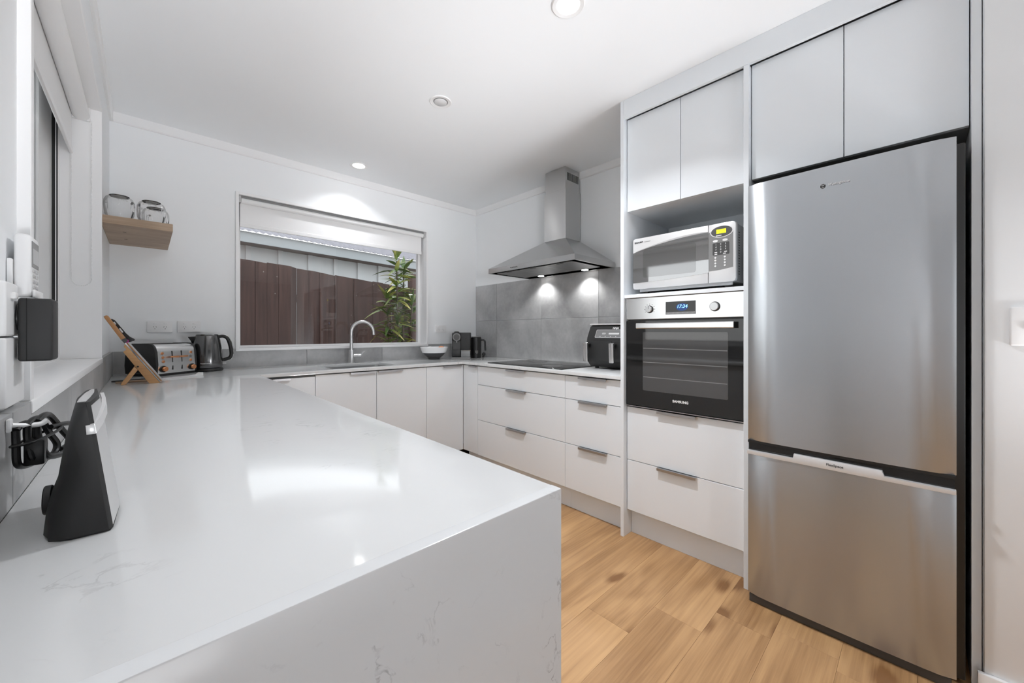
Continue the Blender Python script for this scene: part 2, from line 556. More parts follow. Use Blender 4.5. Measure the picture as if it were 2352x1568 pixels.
def ell(cu, cv, ru, rv, n=28):
    return [(cu + ru * math.cos(2 * PI * i / n), cv + rv * math.sin(2 * PI * i / n)) for i in range(n)]

def lathe(bm, prof, c=(0, 0, 0), n=40, axis='Z'):
    """prof: list of (r, h); closed at the ends where r==0"""
    rings = []
    for r, h in prof:
        ring = []
        for i in range(n if r > 1e-6 else 1):
            a = 2 * PI * i / n
            p = (r * math.cos(a), r * math.sin(a), h)
            if axis == 'X':
                p = (h, p[0], p[1])
            elif axis == 'Y':
                p = (p[0], h, p[1])
            ring.append(bm.verts.new((c[0] + p[0], c[1] + p[1], c[2] + p[2])))
        rings.append(ring)
    for a, b in zip(rings, rings[1:]):
        for i in range(n):
            j = (i + 1) % n
            if len(a) == 1 and len(b) == 1:
                continue
            if len(a) == 1:
                bm.faces.new((a[0], b[i], b[j]))
            elif len(b) == 1:
                bm.faces.new((a[i], a[j], b[0]))
            else:
                bm.faces.new((a[i], a[j], b[j], b[i]))
    for ring in (rings[0], rings[-1]):
        if len(ring) > 2:
            bm.faces.new(ring)
    return bm

def cyl(bm, c, r, h0, h1, axis='Z', n=28, bev=0.0):
    if bev > 0:
        pr = [(0, h0), (r - bev, h0), (r, h0 + bev), (r, h1 - bev), (r - bev, h1), (0, h1)]
    else:
        pr = [(0, h0), (r, h0), (r, h1), (0, h1)]
    return lathe(bm, pr, c, n, axis)

def tube(bm, path, r, n=12, closed=False):
    P = [Vector(p) for p in path]
    rad = r if isinstance(r, (list, tuple)) else [r] * len(P)
    T = []
    for i in range(len(P)):
        if closed:
            d = P[(i + 1) % len(P)] - P[i - 1]
        else:
            d = P[min(i + 1, len(P) - 1)] - P[max(i - 1, 0)]
        T.append(d.normalized())
    up = Vector((0, 0, 1)) if abs(T[0].z) < 0.9 else Vector((1, 0, 0))
    nrm = (up - T[0] * up.dot(T[0])).normalized()
    rings = []
    for i, p in enumerate(P):
        nrm = (nrm - T[i] * nrm.dot(T[i])).normalized()
        b = T[i].cross(nrm)
        rings.append([bm.verts.new(p + (nrm * math.cos(2 * PI * k / n) + b * math.sin(2 * PI * k / n)) * rad[i]) for k in range(n)])
    m = len(rings)
    for i in range(m if closed else m - 1):
        a, b = rings[i], rings[(i + 1) % m]
        for k in range(n):
            bm.faces.new((a[k], a[(k + 1) % n], b[(k + 1) % n], b[k]))
    if not closed:
        bm.faces.new(rings[0][::-1])
        bm.faces.new(rings[-1])
    return bm

def spline(pts, k=8):
    P = [Vector(p) for p in pts]
    out = []
    for i in range(len(P) - 1):
        p0, p1, p2, p3 = P[max(i - 1, 0)], P[i], P[i + 1], P[min(i + 2, len(P) - 1)]
        for j in range(k):
            t = j / k
            out.append(0.5 * ((2 * p1) + (p2 - p0) * t + (2 * p0 - 5 * p1 + 4 * p2 - p3) * t * t + (3 * p1 - p0 - 3 * p2 + p3) * t ** 3))
    out.append(P[-1])
    return out

def ball(bm, c, r, sub=2, s=(1, 1, 1)):
    g = bmesh.ops.create_icosphere(bm, subdivisions=sub, radius=r)
    for v in g['verts']:
        v.co = Vector(c) + Vector((v.co.x * s[0], v.co.y * s[1], v.co.z * s[2]))
    return bm

def text(s, size, origin, right, up, m, parent, name='lettering', depth=0.0003, align='CENTER', world=True, shear=0.0, sx=1.0, bold=0.0):
    cu = bpy.data.curves.new('tmp_text', 'FONT')
    cu.body = s
    cu.size = size
    cu.align_x = align
    cu.align_y = 'CENTER'
    cu.extrude = depth
    cu.shear = shear
    cu.offset = bold
    cu.resolution_u = 3
    to = bpy.data.objects.new('tmp_text', cu)
    me = bpy.data.meshes.new_from_object(to)
    bpy.data.objects.remove(to)
    bpy.data.curves.remove(cu)
    r, u = Vector(right).normalized(), Vector(up).normalized()
    nrm = r.cross(u)
    mt = Matrix(((r.x * sx, u.x, nrm.x, origin[0]), (r.y * sx, u.y, nrm.y, origin[1]), (r.z * sx, u.z, nrm.z, origin[2]), (0, 0, 0, 1)))
    off = ORG.get(parent.name, Vector((0, 0, 0))) if parent else Vector((0, 0, 0))
    if world and parent:
        mt = Matrix.Translation(-off) @ mt
    me.transform(mt)
    me.name = name
    me.materials.clear()
    me.materials.append(M[m])
    o = bpy.data.objects.new(name, me)
    COL.objects.link(o)
    if parent:
        o.parent = parent
    ORG[o.name] = off.copy()
    return o

def xform(bm, mtx):
    bmesh.ops.transform(bm, matrix=mtx, verts=bm.verts[:])
    return bm

# key planes (metres, camera above the origin)
XL, XLT = -0.153, -0.138          # left wall, its tile face
XR, XRT = 2.578, 2.566            # right wall, its tile face
YB, YBT = 3.278, 3.2665           # back wall, its tile face
ZC = 2.448                        # ceiling
ZT, ZTB = 0.90, 0.88              # worktop top and underside
YF = -5.0                         # far end of the open room behind the camera
XE = 4.6                          # far side of that room

# ------------------------------------------------------------------ room shell
b = BM(); box(b, XL - 0.15, XE + 0.1, YF - 0.1, 3.43, -0.10, -0.0125)
floor = struct('floor', b, 'plank')
b = BM(); box(b, XL, XE, YF, -1.33, -0.0124, -0.0005); struct('floor_bounce_cut', b, 'bounce_cut')  # unseen part of the floor, made grey to cut warm bounce
b = BM(); box(b, XL - 0.15, XE + 0.1, YF - 0.1, 3.43, ZC, ZC + 0.08)
struct('ceiling', b, 'ceil')

PW = 0.19
rowi = 0
y = 1.143 - PW * 33
rr = random.Random(4)
ends = {1.143: 1.9, 0.953: 1.335, 0.763: 1.335, 0.573: 1.545}
while y < 3.2:
    if y < -1.35:
        y += PW
        continue
    y1 = y + PW
    off = 1.335 - 1.83 * rr.random() if not (0.3 < y < 1.2) else {0.383: 1.70, 0.573: 1.545, 0.763: 1.34, 0.953: 2.35, 1.143: 1.1}.get(round(y, 3), 1.4)
    x = off
    while x > XL:
        x -= 1.83
    while x < XE:
        x0, x1 = max(x, XL - 0.1), min(x + 1.83, XE)
        if x1 - x0 > 0.03:
            b = BM()
            box(b, x0 + 0.0002, x1 - 0.0002, y + 0.0002, y1 - 0.0002, -0.012, 0.0, 0.0004, 1)
            obj('plank', b, 'plank', floor)
        x += 1.83
    y = y1

# back wall with its window opening
WX0, WX1, WZ0, WZ1 = 0.455, 1.9825, 1.0158, 2.1294
b = BM()
for a in ((XL - 0.15, WX0, -0.0125, ZC), (WX1, 2.75, -0.0125, ZC), (WX0, WX1, -0.0125, WZ0), (WX0, WX1, WZ1, ZC)):
    box(b, a[0], a[1], YB, 3.43, a[2], a[3])
wall_back = struct('wall_back', b, 'wall')
b = BM(); box(b, XR, XR + 0.12, -0.1385, YB, -0.0125, ZC)
wall_right = struct('wall_right', b, 'wall')
# left wall with the window opening
LY0, LY1, LZ0, LZ1 = 1.02, 2.49, 1.012, 2.14
b = BM()
for a in ((YF, -4.4, -0.0125, ZC), (-4.4, -1.5, 2.1, ZC), (-1.5, LY0, -0.0125, ZC), (LY1, YB, -0.0125, ZC), (LY0, LY1, -0.0125, LZ0), (LY0, LY1, LZ1, ZC)):
    box(b, XL - 0.15, XL, a[0], a[1], a[2], a[3])
wall_left = struct('wall_left', b, 'wall')
# nib wall beside the fridge, and the open room behind the camera
b = BM()
box(b, 1.925, 2.70, -1.1, -0.1415, -0.0125, ZC, 0.006)
struct('wall_front', b, 'wall')
b = BM(); box(b, 2.70, XE, -0.30, -0.16, -0.0125, ZC)
struct('wall_side', b, 'wall_l')
b = BM(); box(b, XE, XE + 0.1, YF, -0.16, -0.0125, ZC)
struct('wall_east', b, 'wall_l')
b = BM(); box(b, XL - 0.15, XE + 0.1, YF - 0.1, YF, -0.0125, ZC)
struct('wall_rear', b, 'wall_l')
DY0, DY1 = -4.4, -1.5
b = BM()
for y0_ in (DY0, DY1 - 0.06, (DY0 + DY1) / 2 - 0.03):
    box(b, XL - 0.11, XL - 0.05, y0_, y0_ + 0.06, 0.0, 2.1)
box(b, XL - 0.11, XL - 0.05, DY0 + 0.06, DY1 - 0.06, 0.0, 0.06); box(b, XL - 0.11, XL - 0.05, DY0 + 0.06, DY1 - 0.06, 2.04, 2.1)
d1 = struct('door_1', b, 'alw')
b = BM(); box(b, XL - 0.085, XL - 0.08, DY0 + 0.06, DY1 - 0.06, 0.06, 2.04)
obj('pane', b, 'pane', d1)

# tiles
def tile(bm, parent):
    return obj('tile', bm, 'tile', parent)
g = 0.0012
xs = [XLT, 0.304, 0.909, 1.519, 2.124, XRT]
for x0, x1 in zip(xs, xs[1:]):
    b = BM()
    pts = [(x0 + g, ZT), (x1 - g, ZT)]
    zt = 1.0333
    up = []
    if x1 <= WX0 or x0 >= WX1:
        up = [(x1 - g, zt), (x0 + g, zt)]
    elif x0 < WX0:
        up = [(x1 - g, WZ0 - .0005), (WX0 - .0005, WZ0 - .0005), (WX0 - .0005, zt), (x0 + g, zt)]
    elif x1 > WX1:
        up = [(x1 - g, zt), (WX1 + .0005, zt), (WX1 + .0005, WZ0 - .0005), (x0 + g, WZ0 - .0005)]
    else:
        up = [(x1 - g, WZ0 - .0005), (x0 + g, WZ0 - .0005)]
    prism(b, pts + up, 'Y', YBT, YB)
    tile(b, wall_back)
ys = [1.1613, 1.721, 2.3244, 2.929, YBT]
for y0, y1 in zip(ys, ys[1:]):
    for z0, z1 in ((ZT, 1.266), (1.266, 1.6346)):
        b = BM(); box(b, XRT, XR, y0 + g, y1 - g, z0 + (g if z0 > 1 else 0), z1 - (g if z1 < 1.3 else 0), 0.0006, 1)
        tile(b, wall_right)
ys = [0.393, 0.897, 1.497, 2.097, 2.697, YBT]
for y0, y1 in zip(ys, ys[1:]):
    b = BM()
    zt, zs = 1.0333, 1.0115
    pts = [(y0 + g, ZT), (y1 - g, ZT)]
    if y1 <= LY0 or y0 >= LY1:
        up = [(y1 - g, zt), (y0 + g, zt)]
    elif y0 < LY0:
        up = [(y1 - g, zs), (LY0, zs), (LY0, zt), (y0 + g, zt)]
    elif y1 > LY1:
        up = [(y1 - g, zt), (LY1, zt), (LY1, zs), (y0 + g, zs)]
    else:
        up = [(y1 - g, zs), (y0 + g, zs)]
    prism(b, pts + up, 'X', XL, XLT)
    tile(b, wall_left)

# cornices
def cornice(name, axis, a0, a1, wpos, sgn):
    b = BM()
    t, h = 0.016, 0.056
    prof = [(wpos, ZC), (wpos + sgn * t, ZC), (wpos + sgn * t, ZC - h + 0.006), (wpos + sgn * (t - 0.005), ZC - h), (wpos, ZC - h)]
    prism(b, prof, axis, a0, a1)
    struct(name, b, 'trim')
cornice('trim_1', 'X', XL + 0.016, XR - 0.016, YB, -1)
cornice('trim_2', 'Y', 1.1613, YB, XR, -1)
cornice('trim_3', 'Y', YF, YB, XL, 1)
b = BM(); box(b, 1.909, 1.925, -1.1, -0.128, 0.0, 0.075, 0.003); struct('baseboard_front', b, 'trim')

# ------------------------------------------------------------------ windows
def lining(bm, x0, x1, z0, z1, t, d0, d1, axis, tsill=None):
    """four boards around an opening"""
    ts = tsill or t
    def B(u0, u1, v0, v1):
        if axis == 'Y':
            box(bm, u0, u1, d0, d1, v0, v1, 0.0012, 1)
        else:
            box(bm, d0, d1, u0, u1, v0, v1, 0.0012, 1)
    B(x0, x0 + t, z0, z1); B(x1 - t, x1, z0, z1)
    B(x0 + t, x1 - t, z1 - t, z1); B(x0 + t, x1 - t, z0, z0 + ts)
    return bm
b = BM(); lining(b, WX0, WX1, WZ0, WZ1, 0.0185, 3.2625, 3.43, 'Y')
win1 = struct('window_1', b, 'trim')
b = BM(); lining(b, WX0 + 0.0185, WX1 - 0.0185, WZ0 + 0.0185, WZ1 - 0.0185, 0.026, 3.385, 3.42, 'Y', 0.017)
fr = obj('window_frame', b, 'alw', win1)
b = BM(); box(b, WX0 + 0.043, WX1 - 0.043, 3.398, 3.402, WZ0 + 0.034, WZ1 - 0.043)
obj('pane', b, 'pane', win1)

b = BM()
t = 0.021
box(b, -0.30, XLT, LY0, LY0 + t, 1.035, 2.135, 0.0012, 1)
box(b, -0.30, XLT, 2.469, LY1, 1.035, 2.135, 0.0012, 1)
box(b, -0.30, XLT, LY0 + t, 2.469, 2.114, 2.135, 0.0012, 1)
box(b, -0.30, XLT + 0.002, LY0, LY1, 1.0125, 1.035, 0.003, 2)
win2 = struct('window_2', b, 'trim')
b = BM()
for x0, x1 in ((-0.2625, -0.2595), (-0.2695, -0.2665), (-0.297, -0.279)):
    box(b, x0, x1, 2.452, 2.469, 1.035, 2.114)
    box(b, x0, x1, LY0 + t, LY0 + t + 0.03, 1.035, 2.114)
    box(b, x0, x1, LY0 + t + 0.03, 2.452, 2.085, 2.114)
    box(b, x0, x1, LY0 + t + 0.03, 2.452, 1.035, 1.062)
obj('window_frame', b, 'alw', win2)
b = BM()
for x0, x1 in ((-0.2664, -0.2626), (-0.2789, -0.2696)):
    box(b, x0, x1, 2.4522, 2.4688, 1.0355, 2.113)
    box(b, x0, x1, LY0 + t + 0.0305, 2.4515, 1.0355, 1.061)
obj('gasket', b, 'rubber', win2)
b = BM(); box(b, -0.290, -0.286, LY0 + t + 0.03, 2.189, 1.062, 2.085)
obj('pane', b, 'pane', win2)
b = BM()
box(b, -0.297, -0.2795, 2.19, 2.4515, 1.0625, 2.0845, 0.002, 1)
obj('jamb_reflection', b, 'alw', win2)  # solid white panel in place of the jamb's reflection in the glass

# roller blinds
def bead_chain(parent, x0, y0, x1, y1, ztop, zbot, r=0.0019):
    pts = []
    w = Vector((x1 - x0, y1 - y0, 0)); c = Vector(((x0 + x1) / 2, (y0 + y1) / 2, 0)); rad = w.length / 2
    z = ztop
    while z > zbot + rad:
        pts.append(Vector((x0, y0, z))); z -= 0.0062
    n = max(6, int(PI * rad / 0.0062))
    for i in range(n + 1):
        a = PI + PI * i / n
        pts.append(c + w.normalized() * rad * math.cos(a) + Vector((0, 0, zbot + rad + rad * math.sin(a))))
    z = zbot + rad
    while z < ztop:
        pts.append(Vector((x1, y1, z))); z += 0.0062
    b = BM()
    for p in pts:
        g_ = bmesh.ops.create_icosphere(b, subdivisions=1, radius=r)
        for v in g_['verts']:
            v.co += p
    tube(b, pts, r * 0.35, 5)
    o = obj('bead_chain', b, 'wplast', parent, kind='stuff')
    return o
bl1 = thing('roller_blind', 'white roller blind drawn a little way down the window behind the sink', 'blind', (1.22, 3.31, 2.08))
b = BM(); cyl(b, (0, 3.308, 2.083), 0.021, 0.492, 1.946, 'X', 24); obj('roller_tube', b, 'blind', bl1)
b = BM(); box(b, 0.4900, 1.944, 3.3285, 3.3300, 1.925, 2.085); obj('fabric', b, 'blind', bl1)
b = BM(); prism(b, rrect(3.3245, 3.334, 1.900, 1.930, 0.004), 'X', 0.4890, 1.945); obj('bottom_rail', b, 'wplast', bl1)
for x0 in (0.4745, 1.9465):
    b = BM(); box(b, x0, x0 + 0.0165, 3.285, 3.332, 2.062, 2.1105, 0.003); obj('bracket', b, 'lgrey', bl1)
b = BM(); box(b, 0.4913, 1.946, 3.283, 3.292, 2.096, 2.1105, 0.002); obj('headrail', b, 'mgrey', bl1)
bead_chain(bl1, 1.9585, 3.296, 1.9585, 3.340, 2.07, 1.42, 0.0016)
bl2 = thing('roller_blind', 'white roller blind with a bead chain at the left window above the peninsula', 'blind', (-0.2, 1.75, 2.07))
b = BM(); cyl(b, (-0.199, 0, 2.076), 0.0265, 1.047, 2.452, 'Y', 28); obj('roller_tube', b, 'blind', bl2)
b = BM(); box(b, -0.2265, -0.2250, 1.05, 2.448, 1.92, 2.075); obj('fabric', b, 'blind', bl2)
b = BM(); prism(b, rrect(-0.231, -0.2205, 1.90, 1.925, 0.004), 'Y', 1.049, 2.449); obj('bottom_rail', b, 'wplast', bl2)
for y0 in (1.0415, 2.4535):
    b = BM(); box(b, -0.226, -0.172, y0, y0 + 0.0145, 2.055, 2.1135, 0.002); obj('bracket', b, 'wplast', bl2)
bead_chain(bl2, -0.226, 2.4595, -0.168, 2.4595, 2.06, 1.347, 0.0021)

# ------------------------------------------------------------------ worktop
b = BM()
xs = [XLT, 0.4813, 0.92, 1.40, 1.9436, XRT]
ys = [0.413, 1.1613, 2.652, 2.72, 3.08, YBT]
def inside(i, j):
    xc, yc = (xs[i] + xs[i + 1]) / 2, (ys[j] + ys[j + 1]) / 2
    if 0.92 < xc < 1.40 and 2.72 < yc < 3.08:
        return False
    return xc < 0.4813 or yc > 2.652 or (xc > 1.9436 and yc > 1.1613)
vt = {}
def V(i, j, z):
    if (i, j, z) not in vt:
        vt[(i, j, z)] = b.verts.new((xs[i], ys[j], z))
    return vt[(i, j, z)]
cells = [(i, j) for i in range(5) for j in range(5) if inside(i, j)]
tops = []
for i, j in cells:
    tops.append(b.faces.new((V(i, j, ZT), V(i + 1, j, ZT), V(i + 1, j + 1, ZT), V(i, j + 1, ZT))))
    b.faces.new((V(i, j, ZTB), V(i, j + 1, ZTB), V(i + 1, j + 1, ZTB), V(i + 1, j, ZTB)))
    for di, dj, e in ((-1, 0, ((i, j), (i, j + 1))), (1, 0, ((i + 1, j + 1), (i + 1, j))), (0, -1, ((i + 1, j), (i, j))), (0, 1, ((i, j + 1), (i + 1, j + 1)))):
        if not (0 <= i + di < 5 and 0 <= j + dj < 5 and inside(i + di, j + dj)):
            p, q = e
            b.faces.new((V(*p, ZT), V(*q, ZT), V(*q, ZTB), V(*p, ZTB)))
bmesh.ops.recalc_face_normals(b, faces=b.faces[:])
tset = set(tops)
ed = [e for e in b.edges if len(e.link_faces) == 2 and sum(f in tset for f in e.link_faces) == 1 and min(v.co.y for v in e.verts) + max(v.co.y for v in e.verts) > 0.83]
bmesh.ops.bevel(b, geom=ed, offset=0.0018, segments=2, affect='EDGES', profile=0.5)
wt = thing('worktop', 'continuous white veined stone worktop running from the near peninsula round to the oven tower', 'worktop', (0.2, 0.4, ZTB))
obj('worktop_slab', b, 'stone', wt)
b = BM(); prism(b, [(0.4129, 0.0), (0.4129, ZT), (0.3950, ZT), (0.3937, ZT - 0.0006), (0.3930, ZT - 0.0020), (0.3930, 0.0)], 'X', XLT, 0.4813)
obj('waterfall_panel', b, 'stone_end', wt)

# sink and tap
sk = thing('sink', 'stainless steel undermount sink set in the worktop below the window', 'sink', (1.16, 2.9, 0.68))
b = BM()
pi_, po_ = rrect(0.925, 1.395, 2.725, 3.075, 0.035), rrect(0.912, 1.408, 2.712, 3.088, 0.04)
def loop(bm, pts, z):
    return [bm.verts.new((p[0], p[1], z)) for p in pts]
L = [loop(b, po_, 0.8795), loop(b, pi_, 0.8795), loop(b, [(1.16 + (p[0] - 1.16) * 0.98, 2.9 + (p[1] - 2.9) * 0.98) for p in pi_], 0.70), loop(b, [(1.16 + (p[0] - 1.16) * 0.9, 2.9 + (p[1] - 2.9) * 0.88) for p in pi_], 0.685)]
for A, B_ in zip(L, L[1:]):
    for i in range(len(A)):
        j = (i + 1) % len(A)
        b.faces.new((A[i], A[j], B_[j], B_[i]))
b.faces.new(L[-1])
obj('bowl', b, 'steel_plain', sk)
b = BM(); cyl(b, (1.16, 2.9, 0.686), 0.045, 0, 0.004, 'Z', 28, 0.001); obj('drain', b, 'chrome', sk)
tp = thing('mixer_tap', 'brushed steel gooseneck mixer tap standing behind the sink', 'tap', (1.2218, 3.195, ZT))
tx, ty = 1.2218, 3.195
b = BM(); lathe(b, [(0, ZT), (0.0265, ZT), (0.0265, ZT + 0.004), (0.0235, ZT + 0.006), (0.0235, ZT + 0.103), (0.022, ZT + 0.105), (0, ZT + 0.105)], (tx, ty, 0)); obj('body', b, 'steel_plain', tp)
b = BM()
rt = 0.085
pth = [(tx, ty, ZT + 0.105), (tx, ty, ZT + 0.18), (tx, ty, ZT + 0.25)]
dx, dy = 0.92, -0.39
for i in range(1, 15):
    a = PI - (PI + R(-8)) * i / 14
    pth.append((tx + dx * rt * (1 + math.cos(a)), ty + dy * rt * (1 + math.cos(a)), ZT + 0.25 + rt * math.sin(a)))
q = pth[-1]
pth.append((q[0] + 0.003 * dx, q[1] + 0.003 * dy, q[2] - 0.035))
tube(b, pth, 0.0125, 16); obj('spout', b, 'steel_plain', tp)
b = BM()
xform(lathe(b, [(0, 0.0), (0.0165, 0.0), (0.0165, 0.042), (0.0155, 0.043), (0.0155, 0.045), (0.0165, 0.046), (0.0165, 0.072), (0.014, 0.075), (0, 0.075)], (0, 0, 0), 24, 'X'), Matrix.Translation((tx + 0.0, ty, ZT + 0.055)) @ Matrix.Rotation(R(-22), 4, 'Z')); obj('valve', b, 'steel_plain', tp)
b = BM(); tube(b, [(tx + 0.066, ty - 0.027, ZT + 0.058), (tx + 0.080, ty - 0.032, ZT + 0.078), (tx + 0.094, ty - 0.038, ZT + 0.092)], [0.008, 0.0085, 0.007], 12); obj('lever', b, 'steel_plain', tp)

# ------------------------------------------------------------------ cabinets
DT = 0.018
def handle(parent, axis, a0, a1, front, ztop, sgn=-1):
    """folded aluminium lip over the top edge of a front. axis: run direction; sgn: outward"""
    b = BM()
    f0 = front
    f1 = front + sgn * 0.020
    prof = [(f0 - sgn * 0.010, ztop + 0.0002), (f0 - sgn * 0.010, ztop + 0.0022), (f1, ztop + 0.0022), (f1, ztop - 0.011), (f1 - sgn * 0.003, ztop - 0.011), (f1 - sgn * 0.003, ztop + 0.0002)]
    prism(b, prof, axis, a0, a1)
    return obj('handle', b, 'alu', parent)
def front_x(parent, name, y0, y1, z0, z1, front, h=None):
    b = BM(); box(b, front, front + DT, y0 + 0.0015, y1 - 0.0015, z0 + 0.0018, z1 - 0.0018, 0.0008, 1)
    o = obj(name, b, 'cab', parent)
    if h:
        handle(o, 'Y', h[0], h[1], front, z1 - 0.0018)
    return o
def front_y(parent, name, x0, x1, z0, z1, front, h=None):
    b = BM(); box(b, x0 + 0.0015, x1 - 0.0015, front, front + DT, z0 + 0.0013, z1 - 0.0013, 0.0008, 1)
    o = obj(name, b, 'cab', parent)
    if h:
        handle(o, 'X', h[0], h[1], front, z1 - 0.0013)
    return o
# back run
FY = 2.672
def back_unit(label, x0, x1, doors, ztop=0.872, y1=3.26):
    t = thing('base_cabinet', label, 'cabinet', ((x0 + x1) / 2, FY + DT, 0))
    b = BM(); box(b, x0 + 0.0005, x1 - 0.0005, FY + DT + 0.002, y1, 0.15, 0.679 if len(doors) == 2 else ZTB - 0.0005); obj('carcass', b, 'carc', t)
    if len(doors) == 2:
        b = BM(); box(b, x0 + 0.0005, x1 - 0.0005, FY + DT + 0.002, 2.708, 0.679, ZTB - 0.0005); obj('front_rail', b, 'carc', t)
    b = BM(); box(b, x0 + 0.0005, x1 - 0.0005, FY + 0.058, FY + 0.074, 0.0005, 0.15); obj('kickboard', b, 'kick', t)
    for d in doors:
        front_y(t, 'door', d[0], d[1], 0.152, d[2] if len(d) > 4 else ztop, FY, (d[-2], d[-1]))
    return t
back_unit('white base cabinet with one door in the back run, half hidden behind the peninsula', 0.4845, 0.7936, [(0.4845, 0.7936, 0.865, 0.498, 0.6493)])
back_unit('white two-door sink cabinet in the back run below the tap', 0.7936, 1.6089, [(0.7936, 1.2005, 1.0115, 1.1919), (1.2005, 1.6089, 1.2095, 1.3974)])
back_unit('white corner cabinet with the last door of the back run, below the fruit bowl', 1.6089, 1.9640, [(1.6089, 1.9655, 1.7548, 1.937)])
# right run
FX = 1.965
def right_unit(label, y0, y1, fronts, x1=2.56):
    t = thing('base_cabinet', label, 'cabinet', (FX + DT, (y0 + y1) / 2, 0))
    b = BM(); box(b, FX + DT + 0.002, x1, y0 + 0.0005, y1 - 0.0005, 0.15, ZTB - 0.0005); obj('carcass', b, 'carc', t)
    b = BM(); box(b, FX + 0.061, FX + 0.077, y0 + 0.0005, y1 - 0.0005, 0.0005, 0.15); obj('kickboard', b, 'kick', t)
    for f in fronts:
        front_x(t, f[0], y0, y1, f[1], f[2], FX, f[3])
    return t
right_unit('narrow white corner front between the back run and the hob drawers', 2.4744, 2.6718, [('door', 0.152, 0.872, (2.4765, 2.5743))])
Z3 = ((0.722, 0.872), (0.436, 0.722), (0.150, 0.436))
right_unit('wide white stack of three drawers below the black hob', 1.5721, 2.4744, [('drawer', a, c, (1.9242, 2.1201)) for a, c in Z3])
right_unit('narrow white stack of three drawers beside the oven tower', 1.1625, 1.5721, [('drawer', a, c, (1.2571, 1.4571)) for a, c in Z3])
# peninsula carcass below the worktop
pc = thing('peninsula_cabinet', 'white run of cabinets under the near peninsula worktop, facing the kitchen', 'cabinet', (0.2, 1.5, 0))
b = BM(); box(b, XLT + 0.003, 0.440, 0.4145, 3.26, 0.10, ZTB - 0.0005); obj('carcass', b, 'carc', pc)
b = BM(); box(b, 0.385, 0.40, 0.4145, 2.72, 0.0005, 0.10); obj('kickboard', b, 'kick', pc)
for k in range(4):
    y0 = 0.416 + k * 0.563
    b = BM(); box(b, 0.4405, 0.4585, y0 + 0.0015, y0 + 0.5615, 0.152, 0.872, 0.0008, 1)
    d = obj('door', b, 'cab', pc)
    handle(d, 'Y', y0 + 0.20, y0 + 0.40, 0.4585, 0.872, 1)

# oven tower
TX = 1.98                           # face of its doors and drawers
PX = 1.947                          # edge of its side panels
ot = thing('oven_tower', 'tall white oven tower with two upper doors, a microwave niche and two deep drawers', 'cabinet', (2.25, 0.84, 0))
b = BM(); box(b, PX, XR, 1.1408, 1.1610, 0.0005, ZC - 0.0005, 0.0008, 1); obj('side_panel', b, 'cab', ot)
b = BM(); box(b, PX, XR, 0.521, 0.5420, 0.0005, 2.343, 0.0008, 1); obj('side_panel', b, 'cab', ot)
IY0, IY1 = 0.5425, 1.1403
b = BM(); box(b, TX + DT + 0.002, 2.56, IY0, IY1, 1.8285, 2.347); obj('upper_carcass', b, 'cab', ot)
front_x(ot, 'door', 0.8377, 1.1385, 1.8265, 2.3475, TX)
front_x(ot, 'door', 0.5440, 0.8377, 1.8265, 2.3475, TX)
b = BM(); box(b, 2.495, 2.51, IY0 + 0.0, IY1 - 0.006, 1.3575, 1.8285); obj('niche_back', b, 'cab', ot)
b = BM(); box(b, 1.953, 2.495, IY0, IY1, 1.338, 1.357, 0.0008, 1); obj('niche_shelf', b, 'cab', ot)
b = BM(); box(b, 2.512, 2.56, IY0, IY1, 0.15, 1.8280); obj('back_panel', b, 'carc', ot)
b = BM(); box(b, TX + DT + 0.002, 2.51, IY0, IY1, 0.15, 0.735); obj('drawer_carcass', b, 'carc', ot)
front_x(ot, 'drawer', 0.5440, 1.1385, 0.431, 0.7315, TX, (0.757, 0.956))
front_x(ot, 'drawer', 0.5440, 1.1385, 0.147, 0.431, TX, (0.757, 0.956))
b = BM(); box(b, 2.031, 2.047, IY0, 1.139, 0.0005, 0.147); obj('kickboard', b, 'kick', ot)
# bulkhead above both tall units
b = BM(); box(b, PX, 1.965, -0.139, 1.1403, 2.3438, ZC - 0.0005, 0.0006, 1)
single('bulkhead_panel', b, 'cab', 'long white filler panel between the tall cabinet doors and the ceiling', 'panel')
# cabinet above the fridge
fc = thing('overhead_cabinet', 'white two-door cabinet above the steel fridge', 'cabinet', (2.25, 0.2, 1.83))
b = BM(); box(b, TX + DT + 0.002, 2.56, -0.1165, 0.5203, 1.834, 2.343); obj('carcass', b, 'carc', fc)
front_x(fc, 'door', 0.2023, 0.5190, 1.8325, 2.3475, TX)
front_x(fc, 'door', -0.1160, 0.2023, 1.8325, 2.3475, TX)
b = BM(); box(b, PX, XR - 0.002, -0.1388, -0.1172, 0.0005, 2.343, 0.0008, 1); obj('side_panel', b, 'cab', fc)

# ------------------------------------------------------------------ oven
OX = 1.966
ov = thing('wall_oven', 'black glass wall oven with steel control panel built into the tall tower', 'oven', (2.2, 0.84, 0.7385))
b = BM(); box(b, 1.985, 2.49, 0.552, 1.131, 0.7385, 1.3370); obj('housing', b, 'dgrey', ov)
b = BM(); prism(b, [(1.985, 1.2185), (OX + 0.002, 1.2185), (OX, 1.2205), (OX, 1.3345), (OX + 0.002, 1.3365), (1.985, 1.3365)], 'Y', 0.5445, 1.1365)
cp = obj('control_panel', b, 'steel_h', ov)
b = BM(); box(b, OX, 1.985, 0.5445, 1.1365, 0.744, 1.2115, 0.002, 1)
od = obj('oven_door', b, 'bglass', ov)
b = BM(); prism(b, rrect(0.611, 1.036, 0.833, 1.149, 0.006), 'X', OX - 0.0008, OX + 0.001); obj('oven_window', b, 'oglass', od)
b = BM(); prism(b, [(1.930, 1.168), (1.926, 1.172), (1.926, 1.194), (1.930, 1.198), (1.938, 1.198), (1.938, 1.168)], 'Y', 0.577, 1.055)
box(b, 1.938, OX + 0.001, 0.60, 0.62, 1.178, 1.190); box(b, 1.938, OX + 0.001, 1.012, 1.032, 1.178, 1.190)
